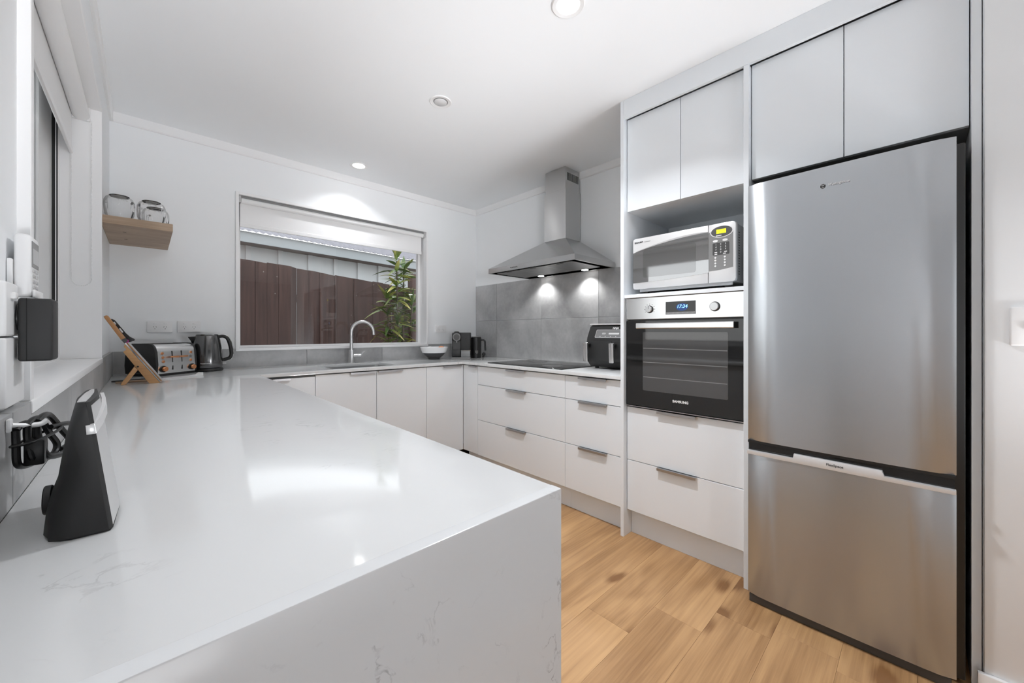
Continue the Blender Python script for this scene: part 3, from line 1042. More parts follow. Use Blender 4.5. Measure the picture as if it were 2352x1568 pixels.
obj('door_handle', b, 'steel_h', od)
for zz in (0.905, 0.985, 1.06):
    b = BM()
    box(b, OX - 0.0012, OX, 0.614, 1.033, zz, zz + 0.0035)
    obj('rack_wire', b, 'mgrey', od)
b = BM(); box(b, OX - 0.004, 1.985, 0.5445, 1.1365, 0.7385, 0.7425); obj('bottom_trim', b, 'alu', ov)
for yy, r, rr_ in ((0.9965, 0.017, 1), (0.6685, 0.020, 0)):
    b = BM(); lathe(b, [(0, OX - 0.016), (r - 0.002, OX - 0.016), (r, OX - 0.014), (r, OX), (0, OX)], (0, yy, 1.2715), 32, 'X')
    k = obj('knob', b, 'steel_plain', cp)
    b = BM(); lathe(b, [(r + 0.0015, OX - 0.001), (r + 0.0035, OX - 0.001), (r + 0.0035, OX), (r + 0.0015, OX)], (0, yy, 1.2715), 32, 'X'); obj('knob_ring', b, 'dark_ink', cp)
    if rr_:
        b = BM(); box(b, OX - 0.0165, OX - 0.0155, yy - 0.0009, yy + 0.0009, 1.273, 1.288); obj('pointer', b, 'dark_ink', k)
        for i in range(9):
            a = R(-30 + 30 * i)
            b = BM(); yy_, zz_ = yy - 0.028 * math.cos(a), 1.2715 + 0.028 * math.sin(a)
            box(b, OX - 0.0004, OX, yy_ - 0.002, yy_ + 0.002, zz_ - 0.002, zz_ + 0.002); obj('mark', b, 'grey_ink', cp)
b = BM(); box(b, OX - 0.0010, OX, 0.757, 0.908, 1.240, 1.306); obj('display', b, 'blackg', cp)
b = BM(); box(b, OX - 0.0014, OX - 0.0010, 0.760, 0.905, 1.2415, 1.252); obj('button_strip', b, 'mgrey', cp)
for i in range(6):
    yb = 0.7785 + i * 0.024
    b = BM(); box(b, OX - 0.0018, OX - 0.0014, yb - 0.010, yb - 0.002, 1.245, 1.2475); obj('mark', b, 'grey_ink', cp)
b = BM(); prism(b, ell(0.824, 1.276, 0.030, 0.019), 'X', OX - 0.0012, OX - 0.0010); obj('display_glow', b, 'bluedim', cp)
text('17:34', 0.0245, (OX - 0.0020, 0.8235, 1.279), (0, -1, 0), (0, 0, 1), 'blue', cp, 'clock_digits', shear=0.15)
text('SAMSUNG', 0.0175, (OX - 0.0006, 0.832, 0.794), (0, -1, 0), (0, 0, 1), 'white_ink', od, bold=0.0006)

# ------------------------------------------------------------------ microwave
mw = thing('microwave', 'silver and white microwave with yellow display standing in the tower niche', 'microwave', (2.2, 0.85, 1.357))
MX, MY0, MY1, MZ0, MZ1 = 2.0, 0.589, 1.1135, 1.3885, 1.672
b = BM(); box(b, MX + 0.028, 2.38, MY0 + 0.004, MY1 - 0.004, MZ0, MZ1 - 0.006, 0.004); obj('body', b, 'mgrey', mw)
for xx in (MX + 0.06, 2.33):
    for yy in (MY0 + 0.05, MY1 - 0.05):
        b = BM(); lathe(b, [(0, 1.3572), (0.012, 1.3572), (0.017, 1.372), (0.022, MZ0), (0, MZ0)], (xx, yy, 0), 18); obj('foot', b, 'dgrey', mw)
b = BM(); box(b, MX + 0.02, MX + 0.03, MY0 + 0.02, MY1 - 0.03, 1.3745, MZ0 + 0.004, 0.003); obj('base_lip', b, 'lgrey', mw)
YS = 0.711                          # gap between door and controls
def P2(s, t):                       # fractions across and down the front
    return (MY1 + (MY0 - MY1) * s, MZ1 + (MZ0 - MZ1) * t)
b = BM()
prism(b, [(YS + 0.001, MZ0), (MY1 - 0.012, MZ0), (MY1 - 0.003, MZ0 + 0.004), (MY1, MZ0 + 0.013), (MY1, MZ1 - 0.013), (MY1 - 0.003, MZ1 - 0.004), (MY1 - 0.012, MZ1), (YS + 0.001, MZ1)], 'X', MX, MX + 0.028, 0.003)
md = obj('door', b, 'silverp', mw)
top = [(s, 0.285 - 0.165 * math.sin(R(90) * (s / 0.772) ** 0.85)) for s in [i * 0.772 / 14 for i in range(15)]]
bot = [(s, 0.875 - 0.055 * (s / 0.772) ** 2) for s in [i * 0.772 / 10 for i in range(11)]]
b = BM(); prism(b, [P2(max(s, 0.004), t) for s, t in top] + [P2(max(s, 0.004), t) for s, t in bot[::-1]], 'X', MX - 0.0012, MX + 0.001); dg = obj('door_glass', b, 'mwglass', md)
b = BM(); prism(b, [P2(max(s, 0.004), t - 0.045 * math.sin(PI * min(1, s / 0.772)) ** 0.5 * (0.3 + 0.7 * s / 0.772)) for s, t in top] + [P2(max(s, 0.004), t - 0.002) for s, t in top[::-1]], 'X', MX - 0.0008, MX + 0.001); obj('door_brow', b, 'lgrey', md)
b = BM(); prism(b, rrect(0.770, 1.052, 1.450, 1.600, 0.012), 'X', MX - 0.0020, MX - 0.0012); obj('window_mask', b, mat('door_mesh', (0.28, 0.28, 0.28), 0.05, metal=0.9), dg)
text('SHARP', 0.0125, (MX - 0.0006, 1.078, 1.648), (0, -1, 0), (0, 0, 1), 'dark_ink', md, align='CENTER', sx=1.35, bold=0.0005)
text('Carousel', 0.0095, (MX - 0.0006, 1.028, 1.6475), (0, -1, 0), (0, 0, 1), 'grey_ink', md, align='CENTER', shear=0.2)
b = BM()
prism(b, [(YS - 0.001, MZ0), (YS - 0.001, MZ1), (MY0 + 0.014, MZ1), (MY0 + 0.004, MZ1 - 0.004), (MY0, MZ1 - 0.014), (MY0, MZ0 + 0.014), (MY0 + 0.004, MZ0 + 0.004), (MY0 + 0.014, MZ0)], 'X', MX, MX + 0.028, 0.003)
mc = obj('control_panel', b, 'silverp', mw)
b = BM(); prism(b, [(YS - 0.002, 1.446), (YS - 0.002, 1.630), (0.680, 1.655), (0.630, 1.658), (MY0 + 0.011, 1.632), (MY0 + 0.011, 1.456), (0.655, 1.448)], 'X', MX - 0.0010, MX + 0.001); pf = obj('control_fascia', b, 'mgrey', mc)
b = BM(); prism(b, ell(0.650, 1.631, 0.051, 0.029, 36), 'X', MX - 0.0016, MX - 0.0009); obj('display_ring', b, 'wplast', mc)
b = BM(); prism(b, ell(0.650, 1.631, 0.047, 0.0255, 36), 'X', MX - 0.0022, MX - 0.0016); obj('display_surround', b, 'dgrey', mc)
b = BM(); box(b, MX - 0.0027, MX - 0.0022, 0.630, 0.673, 1.622, 1.642); obj('display', b, 'lcd', mc)
b = BM(); box(b, MX - 0.0026, MX - 0.0022, 0.650, 0.675, 1.6105, 1.6145); obj('badge', b, 'wplast', mc)
b = BM(); prism(b, rrect(0.616, 0.690, 1.520, 1.578, 0.004), 'X', MX - 0.0016, MX - 0.0009); kp = obj('keypad', b, 'keypad', mc)
for yy in (0.677, 0.634):
    b = BM(); prism(b, ell(yy, 1.588, 0.0115, 0.006, 20), 'X', MX - 0.003, MX - 0.0009); obj('button', b, 'wplast', mc)
for r_, row in enumerate(('123', '456', '789', ' 0 ')):
    for c_, ch in enumerate(row):
        if ch != ' ':
            text(ch, 0.011, (MX - 0.0019, 0.675 - c_ * 0.0215, 1.5705 - r_ * 0.0125), (0, -1, 0), (0, 0, 1), 'white_ink', kp, 'digit')
for yy, zz in ((0.675, 1.533), (0.632, 1.533), (0.675, 1.5245), (0.637, 1.5245)):
    b = BM(); box(b, MX - 0.0020, MX - 0.0016, yy - 0.006, yy + 0.006, zz - 0.002, zz + 0.002); obj('mark', b, 'white_ink', kp)
for k in range(4):
    for yy in (0.677, 0.635):
        b = BM(); cyl(b, (0, yy, 1.508 - k * 0.0135), 0.0045, MX - 0.0032, MX - 0.0009, 'X', 16); obj('button', b, 'wplast', mc)
for k in range(17):
    b = BM(); box(b, MX + 0.055, MX + 0.072, MY0 + 0.0036, MY0 + 0.0044, 1.425 + k * 0.0125, 1.429 + k * 0.0125); obj('vent_slot', b, 'slots', mw)

# ------------------------------------------------------------------ fridge
fg = thing('fridge', 'tall brushed steel fridge freezer with bottom freezer door', 'fridge', (2.2, 0.2, 0))
GX, GY0, GY1 = 1.86, -0.0825, 0.504
b = BM(); box(b, 1.925, 2.49, -0.104, GY1 + 0.004, 0.018, 1.765, 0.004); obj('body', b, 'black', fg)  # black body widened past the doors to fill the shaded side gap
def fdoor(z0, z1):
    b = BM()
    n = 16
    pts = []
    for i in range(n + 1):
        yy = GY0 + (GY1 - GY0) * i / n
        s = 2 * i / n - 1
        ex = max(0, abs(s) - 0.965) / 0.035
        pts.append((GX + 0.0045 * s * s + 0.010 * ex ** 2, yy))
    pts += [(GX + 0.062, GY1), (GX + 0.062, GY0)]
    prism(b, pts, 'Z', z0, z1, 0.0015)
    return obj('door', b, 'steel_v', fg, ang=40)
fu = fdoor(0.692, 1.773)
fl = fdoor(0.040, 0.6325)
b = BM(); box(b, GX + 0.014, 1.925, GY0 + 0.004, GY1 - 0.004, 0.6325, 0.692); obj('grip_recess', b, 'blackg', fg)
b = BM(); box(b, GX + 0.004, GX + 0.02, GY0 + 0.002, GY1 - 0.002, 0.682, 0.6918); obj('door_seal', b, 'black', fg)
b = BM()
prism(b, [(GY0 + 0.001, 0.6335), (GY0 + 0.001, 0.6475), (0.0825, 0.6475), (0.0885, 0.6665), (0.341, 0.6680), (0.343, 0.6490), (GY1 - 0.001, 0.6490), (GY1 - 0.001, 0.6335)], 'X', GX - 0.0035, GX + 0.016, 0.001)
ht = obj('handle_trim', b, 'silverp', fg)
text('FlexSpace', 0.0125, (GX - 0.0040, 0.2157, 0.6525), (0, -1, 0), (0, 0, 1), 'dark_ink', ht, sx=1.0, bold=0.0002)
b = BM(); box(b, 1.878, 1.93, GY0 + 0.01, GY1 - 0.003, 0.0006, 0.034, 0.002); obj('plinth_grille', b, 'dgrey', fg)
text('Westinghouse', 0.0120, (GX - 0.0004, 0.2030, 1.7008), (0, -1, 0), (0, 0, 1), 'dark_ink', fu, 'lettering_shadow', depth=0.0004, sx=0.88, bold=0.0004)
text('Westinghouse', 0.0120, (GX - 0.0008, 0.2035, 1.7015), (0, -1, 0), (0, 0, 1), 'chrome', fu, depth=0.0008, sx=0.88, bold=0.0003)
b = BM(); cyl(b, (0, 0.2500, 1.7005), 0.0082, GX - 0.0018, GX + 0.001, 'X', 28, 0.0006); em = obj('emblem', b, 'black', fu)
text('W', 0.0095, (GX - 0.0022, 0.2500, 1.7025), (0, -1, 0), (0, 0, 1), 'chrome', em, 'emblem_letter')
b = BM(); box(b, GX - 0.0024, GX - 0.0018, 0.2465, 0.2535, 1.6952, 1.6966); obj('emblem_bar', b, 'chrome', em)

# ------------------------------------------------------------------ rangehood
rh = thing('range_hood', 'stainless steel canopy range hood with chimney above the hob', 'range hood', (2.32, 2.02, 1.634))
HX, HY0, HY1 = 2.075, 1.578, 2.470
CX, CY0, CY1 = 2.371, 1.8934, 2.115
b = BM()
A = [(HX, HY0), (XRT - 0.0006, HY0), (XRT - 0.0006, HY1), (HX, HY1)]
C = [(CX, CY0), (XRT - 0.0006, CY0), (XRT - 0.0006, CY1), (CX, CY1)]
r0 = [b.verts.new((p[0], p[1], 1.6345)) for p in A]
r1 = [b.verts.new((p[0], p[1], 1.674)) for p in A]
r2 = [b.verts.new((p[0], p[1], 1.882)) for p in C]
for a_, c_ in ((r0, r1), (r1, r2)):
    for i in range(4):
        b.faces.new((a_[i], a_[(i + 1) % 4], c_[(i + 1) % 4], c_[i]))
b.faces.new(r2)
inn = [(HX + 0.012, HY0 + 0.012), (XRT - 0.012, HY0 + 0.012), (XRT - 0.012, HY1 - 0.012), (HX + 0.012, HY1 - 0.012)]
ri = [b.verts.new((p[0], p[1], 1.6345)) for p in inn]
rj = [b.verts.new((p[0], p[1], 1.6375)) for p in inn]
for a_, c_ in ((r0, ri), (ri, rj)):
    for i in range(4):
        b.faces.new((a_[i], a_[(i + 1) % 4], c_[(i + 1) % 4], c_[i]))
b.faces.new(rj)
hc = obj('canopy', b, 'steel', rh, ang=10)
b = BM(); box(b, CX + 0.001, XRT - 0.0006, CY0 + 0.001, CY1 - 0.001, 1.8825, 2.272, 0.0008, 1); obj('lower_chimney', b, 'steel', rh)
b = BM(); box(b, CX + 0.007, XR - 0.018, CY0 + 0.008, CY1 - 0.008, 2.272, ZC - 0.002, 0.0008, 1); uc = obj('upper_chimney', b, 'steel', rh)
for k in range(12):
    xx = CX + 0.03 + k * 0.0125
    b = BM(); box(b, xx, xx + 0.006, CY0 + 0.0072, CY0 + 0.0085, 2.345, 2.405); obj('vent_slot', b, 'slots', uc)
for k in range(5):
    b = BM(); cyl(b, (0, 2.148 - k * 0.0165 + 0.05, 1.6535), 0.0042, HX - 0.003, HX + 0.001, 'X', 14, 0.0006); obj('button', b, 'dgrey', hc)
FW = 0.255
for k in range(3):
    y0 = HY0 + 0.055 + k * (FW + 0.008)
    x0, x1 = HX + 0.045, 2.455
    b = BM()
    for q in ((x0, x1, y0, y0 + 0.006), (x0, x1, y0 + FW - 0.006, y0 + FW), (x0, x0 + 0.006, y0, y0 + FW), (x1 - 0.006, x1, y0, y0 + FW)):
        box(b, q[0], q[1], q[2], q[3], 1.6325, 1.6372)
    ff = obj('filter', b, 'steel_plain', rh)
    b = BM()
    nb = 22
    for i in range(nb):
        yy = y0 + 0.008 + (FW - 0.016) * (i + 0.2) / nb
        box(b, x0 + 0.006, x1 - 0.006, yy, yy + 0.0062, 1.6335, 1.6370)
    obj('filter_mesh', b, 'steel_dark', ff, kind='stuff')
    b = BM(); box(b, x0 + 0.010, x0 + 0.014, y0 + 0.09, y0 + 0.15, 1.6315, 1.634); obj('filter_latch', b, 'black', ff)
HL = ((2.495, 2.262), (2.495, 1.800))
for hx, hy in HL:
    b = BM(); cyl(b, (hx, hy, 0), 0.026, 1.6325, 1.6372, 'Z', 24, 0.001); obj('lamp_lens', b, 'hoodlamp', rh)
    ld = bpy.data.lights.new('hood_lamp', 'SPOT')
    ld.energy = HOOD_W; ld.spot_size = R(120); ld.spot_blend = 0.7; ld.shadow_soft_size = 0.02
    lo = bpy.data.objects.new('hood_lamp', ld); COL.objects.link(lo); lo.location = (hx, hy, 1.630)

# ------------------------------------------------------------------ hob
hb = thing('cooktop', 'flat black glass hob set in the worktop under the range hood', 'cooktop', (2.25, 2.0, ZT))
b = BM(); box(b, 1.99, 2.505, 1.622, 2.382, ZT + 0.0002, ZT + 0.0062, 0.002, 2); obj('glass_top', b, 'hob', hb)
for cx_, cy_, rr_ in ((2.13, 1.82, 0.075), (2.13, 2.18, 0.095), (2.37, 1.82, 0.095), (2.37, 2.18, 0.075)):
    b = BM(); lathe(b, [(rr_, ZT + 0.0062), (rr_ + 0.0015, ZT + 0.0062), (rr_ + 0.0015, ZT + 0.0065), (rr_, ZT + 0.0065)], (cx_, cy_, 0), 48); obj('zone_ring', b, 'dgrey', hb)

# ------------------------------------------------------------------ outlets and switches
def outlet(label, xc, zc, group):
    t = thing('power_outlet', label, 'outlet', (xc, YB, zc), 0, group)
    b = BM(); prism(b, rrect(-0.0585, 0.0585, -0.036, 0.036, 0.004), 'Y', -0.011, 0.0, 0.0025); obj('plate', b, 'wplast', t, world=False)
    for dx_ in (-0.024, 0.024):
        b = BM(); prism(b, rrect(dx_ - 0.008, dx_ + 0.008, 0.0155, 0.0245, 0.0035), 'Y', -0.0145, -0.0105, 0.001); obj('rocker_switch', b, 'wplast', t, world=False)
        b = BM()
        for an, px, pz in ((30, -0.0065, -0.002), (-30, 0.0065, -0.002), (0, 0, -0.0135)):
            s_ = BM(); box(s_, -0.0009, 0.0009, -0.0114, -0.0108, -0.0033, 0.0033)
            xform(s_, Matrix.Translation((dx_ + px, 0, pz)) @ Matrix.Rotation(R(an), 4, 'Y'))
            me_ = bpy.data.meshes.new('t'); s_.to_mesh(me_); s_.free(); b.from_mesh(me_); bpy.data.meshes.remove(me_)
        obj('socket_slots', b, 'slots', t, world=False)
    return t
OG = 'double power outlets on the back wall'
outlet('white double power outlet on the back wall, left one of the pair above the toaster', 0.0672, 1.1838, OG)
outlet('white double power outlet on the back wall above the kettle, nearest the window', 0.2077, 1.1850, OG)
outlet('white double power outlet on the back wall right of the window above the fruit bowl', 2.1298, 1.1808, OG)
# light switch on the nib wall
sw = thing('light_switch', 'white light switch plate on the wall right of the fridge', 'switch', (1.925, -0.22, 1.167))
b = BM(); box(b, 1.913, 1.925, -0.266, -0.1905, 1.1085, 1.2255, 0.004, 3); obj('plate', b, 'wplast', sw)
b = BM(); box(b, 1.909, 1.914, -0.240, -0.217, 1.158, 1.178, 0.002); obj('rocker_switch', b, 'wplast', sw)

# ------------------------------------------------------------------ left wall: near outlet, adapter, remote, cable
no = thing('power_outlet', 'white double power outlet on the near left wall holding the black adapter', 'outlet', (XL, 0.95, 1.18))
b = BM(); box(b, XL, XL + 0.011, 0.885, 1.000, 1.1435, 1.222, 0.003, 3); obj('plate', b, 'wplast', no)
for yy in (0.917, 0.966):
    b = BM(); box(b, XL + 0.010, XL + 0.016, yy - 0.008, yy + 0.008, 1.198, 1.208, 0.002); obj('rocker_switch', b, 'wplast', no)
ad = thing('power_adapter', 'chunky black power adapter plugged into the near left wall outlet', 'adapter', (-0.12, 0.95, 1.15))
b = BM(); box(b, -0.1385, -0.1040, 0.928, 0.978, 1.105, 1.201, 0.0035, 3); obj('case', b, 'blackm', ad)
b = BM(); cyl(b, (0, 0.953, 1.172), 0.021, XL + 0.0112, -0.1383, 'X', 28, 0.001); obj('plug', b, 'black', ad)
b = BM(); box(b, -0.1305, -0.1298, 0.9275, 0.9785, 1.1055, 1.2005); obj('seam', b, 'slots', ad)
cb = thing('wall_box', 'white plastic plug box with a grey label below the black adapter', 'box', (XL, 0.92, 1.10))
b = BM(); box(b, XL + 0.0005, XL + 0.011, 0.885, 0.998, 1.040, 1.141, 0.003, 3); obj('cover', b, 'wplast', cb)
b = BM(); box(b, XL + 0.0108, XL + 0.0114, 0.948, 0.968, 1.108, 1.132); obj('sticker', b, 'lgrey', cb)
rm = thing('remote_control', 'white air conditioner remote with a grey screen standing in its wall holder', 'remote', (-0.14, 0.98, 1.2))
b = BM(); box(b, -0.1465, -0.1290, 0.953, 1.012, 1.2035, 1.302, 0.005, 3); rb_ = obj('case', b, 'wplast', rm)
b = BM(); box(b, -0.1292, -0.1284, 0.9575, 1.0075, 1.2515, 1.292); obj('screen', b, 'mgrey', rm)
b = BM(); box(b, -0.1285, -0.1280, 0.962, 1.003, 1.257, 1.281); obj('screen_panel', b, 'lgrey', rm)
for k in range(5):
    for q in range(2):
        b = BM(); box(b, -0.1293, -0.1276, 0.963 + q * 0.022, 0.977 + q * 0.022, 1.2435 - k * 0.0085, 1.249 - k * 0.0085, 0.001); obj('button', b, 'lgrey', rm)
hd = thing('remote_holder', 'white plastic wall cradle holding the air conditioner remote', 'holder', (XL, 0.98, 1.2))
b = BM(); box(b, XL + 0.0003, -0.1468, 0.950, 1.015, 1.1965, 1.262, 0.002); obj('back_plate', b, 'wplast', hd)
b = BM(); box(b, -0.1466, -0.1250, 0.950, 1.015, 1.1965, 1.2032, 0.002); obj('base', b, 'wplast', hd)
b = BM(); box(b, -0.1275, -0.1245, 0.950, 1.015, 1.2032, 1.2150, 0.001); obj('front_lip', b, 'wplast', hd)
# coiled cable on a hook
ck = thing('cable_coil', 'folded black power cable hanging from a small hook on the left wall tiles', 'cable', (-0.12, 0.9, 1.0))
def loopc(y0, x0, tilt, w_, zt, zb, r=0.0038):
    pts = [(x0, y0, zt - 0.006), (x0 + 0.004, y0 + w_ * 0.3, zt), (x0 + 0.008, y0 + w_ * 0.7, zt - 0.004), (x0 + 0.010 + tilt, y0 + w_ * 1.05, zt - 0.030), (x0 + 0.012 + tilt * 1.8, y0 + w_ * 1.2, zb + 0.012), (x0 + 0.010 + tilt * 1.8, y0 + w_ * 1.0, zb), (x0 + 0.004 + tilt * 1.5, y0 + w_ * 0.4, zb - 0.001), (x0 + tilt, y0 - 0.004, zb + 0.008), (x0, y0 + 0.002, zb + 0.035)]
    pts.append(pts[0])
    return spline(pts, 6)
b = BM()
tube(b, loopc(0.860, -0.130, 0.002, 0.044, 1.019, 0.960), 0.0042, 10)
tube(b, loopc(0.868, -0.121, 0.005, 0.048, 1.023, 0.963), 0.0042, 10)
tube(b, loopc(0.878, -0.113, 0.008, 0.046, 1.026, 0.964), 0.0042, 10)
tube(b, spline([(-0.104, 0.905, 1.006), (-0.088, 0.94, 1.003), (-0.078, 0.965, 0.988), (-0.084, 0.960, 0.973), (-0.096, 0.925, 0.966)], 6), 0.0036, 10)
obj('cord', b, 'black', ck)
b = BM(); tube(b, spline([(-0.1335, 0.856, 0.992), (-0.115, 0.862, 0.994), (-0.098, 0.895, 0.999), (-0.096, 0.922, 1.002), (-0.112, 0.918, 0.998), (-0.130, 0.880, 0.992), (-0.1335, 0.856, 0.992)], 5), 0.0021, 8); obj('cable_tie', b, 'black', ck)
b = BM(); box(b, -0.124, -0.104, 0.862, 0.886, 0.960, 0.996, 0.003); obj('plug', b, 'black', ck)
hk = thing('wall_hook', 'small white adhesive hook holding the coiled cable on the tiles', 'hook', (XLT, 0.87, 1.02))
b = BM(); box(b, XLT + 0.0002, XLT + 0.005, 0.852, 0.868, 1.012, 1.030, 0.002); obj('back_plate', b, 'wplast', hk)
b = BM(); tube(b, spline([(-0.134, 0.860, 1.021), (-0.122, 0.868, 1.0175), (-0.110, 0.875, 1.0165), (-0.104, 0.878, 1.021)], 5), 0.0035, 10); obj('hook_arm', b, 'wplast', hk)

# ------------------------------------------------------------------ router on the peninsula
ro = thing('router', 'upright black and grey internet router standing on the near end of the peninsula', 'router', (-0.055, 0.78, ZT))
def rsec(z):
    """outline (x,y) at height z above the top"""
    t_ = z / 0.163
    xl = -0.0855 + 0.021 * t_ - 0.004 * math.sin(PI * t_)
    xr = -0.0290 - 0.0205 * t_
    yf = 0.697 + 0.006 * t_
    yb = 0.862 + 0.004 * math.sin(PI * t_)
    return xl, xr, yf, yb
b = BM()
rings = []
for z in (0, 0.003, 0.02, 0.035, 0.05, 0.065, 0.09, 0.12, 0.15, 0.163):
    xl, xr, yf, yb = rsec(z)
    foot = max(0.0, 1 - (z / 0.055) ** 2) ** 0.5 if z < 0.055 else 0.0
    xl -= 0.007 * foot
    sh = 0.003 if z == 0 else 0
    pts = [(xl + sh, yf + 0.060), (xl + 0.0025 + sh, yf + 0.034), (xl + 0.009, yf + 0.015), (xl + 0.019, yf + 0.004 + sh), (xl + 0.028 if xr - xl > 0.04 else (xl + xr) / 2 + 0.003, yf + sh), (xr - 0.0035 - sh, yf + sh), (xr - sh, yf + 0.004), (xr + 0.003 - sh, (yf + yb) / 2), (xr - 0.004, yb), (xl + 0.004, yb), (xl + 0.001, yb - 0.02)]
    if xr - xl < 0.036:
        pts[1] = (xl + 0.001, yf + 0.034); pts[2] = (xl + 0.003, yf + 0.014); pts[3] = (xl + 0.007, yf + 0.003); pts[4] = (xl + 0.012, yf)
    rings.append([b.verts.new((p[0], p[1], ZT + 0.0002 + z)) for p in pts])
for A_, B_ in zip(rings, rings[1:]):
    for i in range(11):
        b.faces.new((A_[i], A_[(i + 1) % 11], B_[(i + 1) % 11], B_[i]))
b.faces.new(rings[0]); b.faces.new(rings[-1])
obj('case', b, 'blackm', ro, ang=40)
b = BM()
col = []
for z in (0.006, 0.05, 0.09, 0.125, 0.158):
    xl, xr, yf, yb = rsec(z)
    col.append([b.verts.new((x_, y_, ZT + z)) for x_, y_ in ((xr + 0.0002, yf + 0.005), (xr + 0.0038, (yf + yb) / 2), (xr - 0.003, yb - 0.002), (xr - 0.006, yb - 0.004), (xr + 0.000, (yf + yb) / 2), (xr - 0.003, yf + 0.008))])
for A_, B_ in zip(col, col[1:]):
    for i in range(6):
        b.faces.new((A_[i], A_[(i + 1) % 6], B_[(i + 1) % 6], B_[i]))
b.faces.new(col[0]); b.faces.new(col[-1])
obj('side_cover', b, 'lgrey', ro, ang=40, label='glossy light grey side cover')
b = BM()
xl, xr, yf, yb = rsec(0.163)
prism(b, [((xl + xr) / 2 + ((xr - xl) / 2 - 0.0025) * u_, v_) for u_, v_ in ((-0.75, yf + 0.006), (0.75, yf + 0.006), (0.9, yf + 0.05), (0.8, yf + 0.11), (0.3, yb - 0.008), (-0.3, yb - 0.008), (-0.85, yf + 0.10), (-0.9, yf + 0.04))], 'Z', ZT + 0.1631, ZT + 0.1640, 0.0003); obj('top_vent', b, 'lgrey', ro)
b = BM()
za, zb_ = 0.136, 0.124
xa, xb_ = rsec(za)[1], rsec(zb_)[1]
prism(b, [(xb_ - 0.0075, ZT + zb_), (xb_ + 0.0002, ZT + zb_), (xa + 0.0002, ZT + za), (xa - 0.0068, ZT + za - 0.001)], 'Y', 0.6990, 0.7035, 0.0004)
pp = []
for y_, zo, xo in ((0.7025, 0, 0.0008), (0.74, 0.005, 0.0045), (0.78, 0.012, 0.0062), (0.82, 0.018, 0.0040), (0.85, 0.022, 0.0006)):
    pp.append([b.verts.new((xb_ + xo, y_, ZT + zb_ + zo)), b.verts.new((xa + xo, y_, ZT + za + zo)), b.verts.new((xa + xo - 0.004, y_, ZT + za + zo)), b.verts.new((xb_ + xo - 0.004, y_, ZT + zb_ + zo))])
for A_, B_ in zip(pp, pp[1:]):
    for i in range(4):
        b.faces.new((A_[i], A_[(i + 1) % 4], B_[(i + 1) % 4], B_[i]))
b.faces.new(pp[0]); b.faces.new(pp[-1])
obj('white_band', b, 'silverp', ro)
b = BM(); cyl(b, (-0.0905, 0.770, ZT + 0.034), 0.018, -0.0035, 0.004, 'X', 20, 0.001); obj('side_disc', b, 'black', ro)

# ------------------------------------------------------------------ floating shelf and glasses
sh = thing('floating_shelf', 'short pale oak floating shelf in the corner left of the sink window', 'shelf', (-0.02, 2.97, 1.668))
b = BM(); box(b, XL + 0.0005, 0.1035, 2.657, YB - 0.0005, 1.668, 1.7065, 0.0012, 1); obj('board', b, 'shelfwood', sh)
for yy in (2.84, 3.05):
    b = BM(); box(b, -0.085, -0.072, yy, yy + 0.004, 1.6673, 1.6682); obj('fixing_slot', b, 'slots', sh)
def cup(label, x_, y_, rz):
    t = thing('glass_cup', label, 'cup', (x_, y_, 1.7068), rz, 'ribbed glass cups on the oak shelf')
    b = BM()
    n = 56
    prof = [(0.040, 0.0), (0.046, 0.004), (0.0525, 0.03), (0.0555, 0.065), (0.0545, 0.092), (0.048, 0.109), (0.036, 0.1155), (0.0, 0.1165)]
    rings = []
    for r_, h_ in prof[:-1]:
        rib = 0.0009 if 0.02 < h_ < 0.1 else 0.0
        rings.append([b.verts.new(((r_ + rib * math.cos(28 * 2 * PI * i / n)) * math.cos(2 * PI * i / n), (r_ + rib * math.cos(28 * 2 * PI * i / n)) * math.sin(2 * PI * i / n), h_)) for i in range(n)])
    for A_, B_ in zip(rings, rings[1:]):
        for i in range(n):
            b.faces.new((A_[i], A_[(i + 1) % n], B_[(i + 1) % n], B_[i]))
    b.faces.new(rings[-1])
    bmesh.ops.solidify(b, geom=b.faces[:], thickness=0.0022)
    obj('cup_wall', b, 'cup', t, world=False)
    b = BM(); lathe(b, [(0.030, 0.1165), (0.036, 0.1162), (0.0375, 0.1185), (0.035, 0.1205), (0.030, 0.1195)], (0, 0, 0), 40); obj('foot_ring', b, 'cup', t, world=False)
    b = BM(); tube(b, spline([(0.053, 0, 0.088), (0.072, 0, 0.086), (0.079, 0, 0.06), (0.070, 0, 0.034), (0.052, 0, 0.030)], 6), 0.0042, 10); obj('handle', b, 'cup', t, world=False)
cup('clear ribbed glass cup upside down on the oak shelf, nearest the left window', -0.0935, 2.745, 2.6)
cup('clear ribbed glass cup upside down in the middle of the oak shelf front', 0.0235, 2.755, 2.3)
cup('clear ribbed glass cup upside down behind the two front cups, nearest the sink window', 0.0415, 2.885, 2.0)

# ------------------------------------------------------------------ toaster and kettle
TA = R(40)
to = thing('toaster', 'four slice steel toaster with black end and copper knobs in the left corner', 'toaster', (0.045, 2.915, ZT), TA)
TW, TD, TH = 0.248, 0.205, 0.185
def tprof(inset=0.0):
    h = TH - inset
    pts = [(0.006, 0.014)]
    pts += [(TD - 0.006, 0.014)]
    pts += [(TD - 0.004 + 0.001, 0.06), (TD - 0.010, h - 0.045)]
    for i in range(1, 7):
        a = R(15 * i)
        pts.append((TD - 0.052 + 0.040 * math.cos(a), h - 0.040 + 0.040 * math.sin(a)))
    for i in range(0, 6):
        a = R(90 + 15 * i)
        pts.append((0.052 + 0.040 * math.cos(a), h - 0.040 + 0.040 * math.sin(a)))
    pts += [(0.010, h - 0.045), (0.003, 0.06)]
    return pts
b = BM(); prism(b, tprof(0.004), 'X', 0.012, TW - 0.012); body = obj('steel_body', b, 'steel_h', to, world=False)
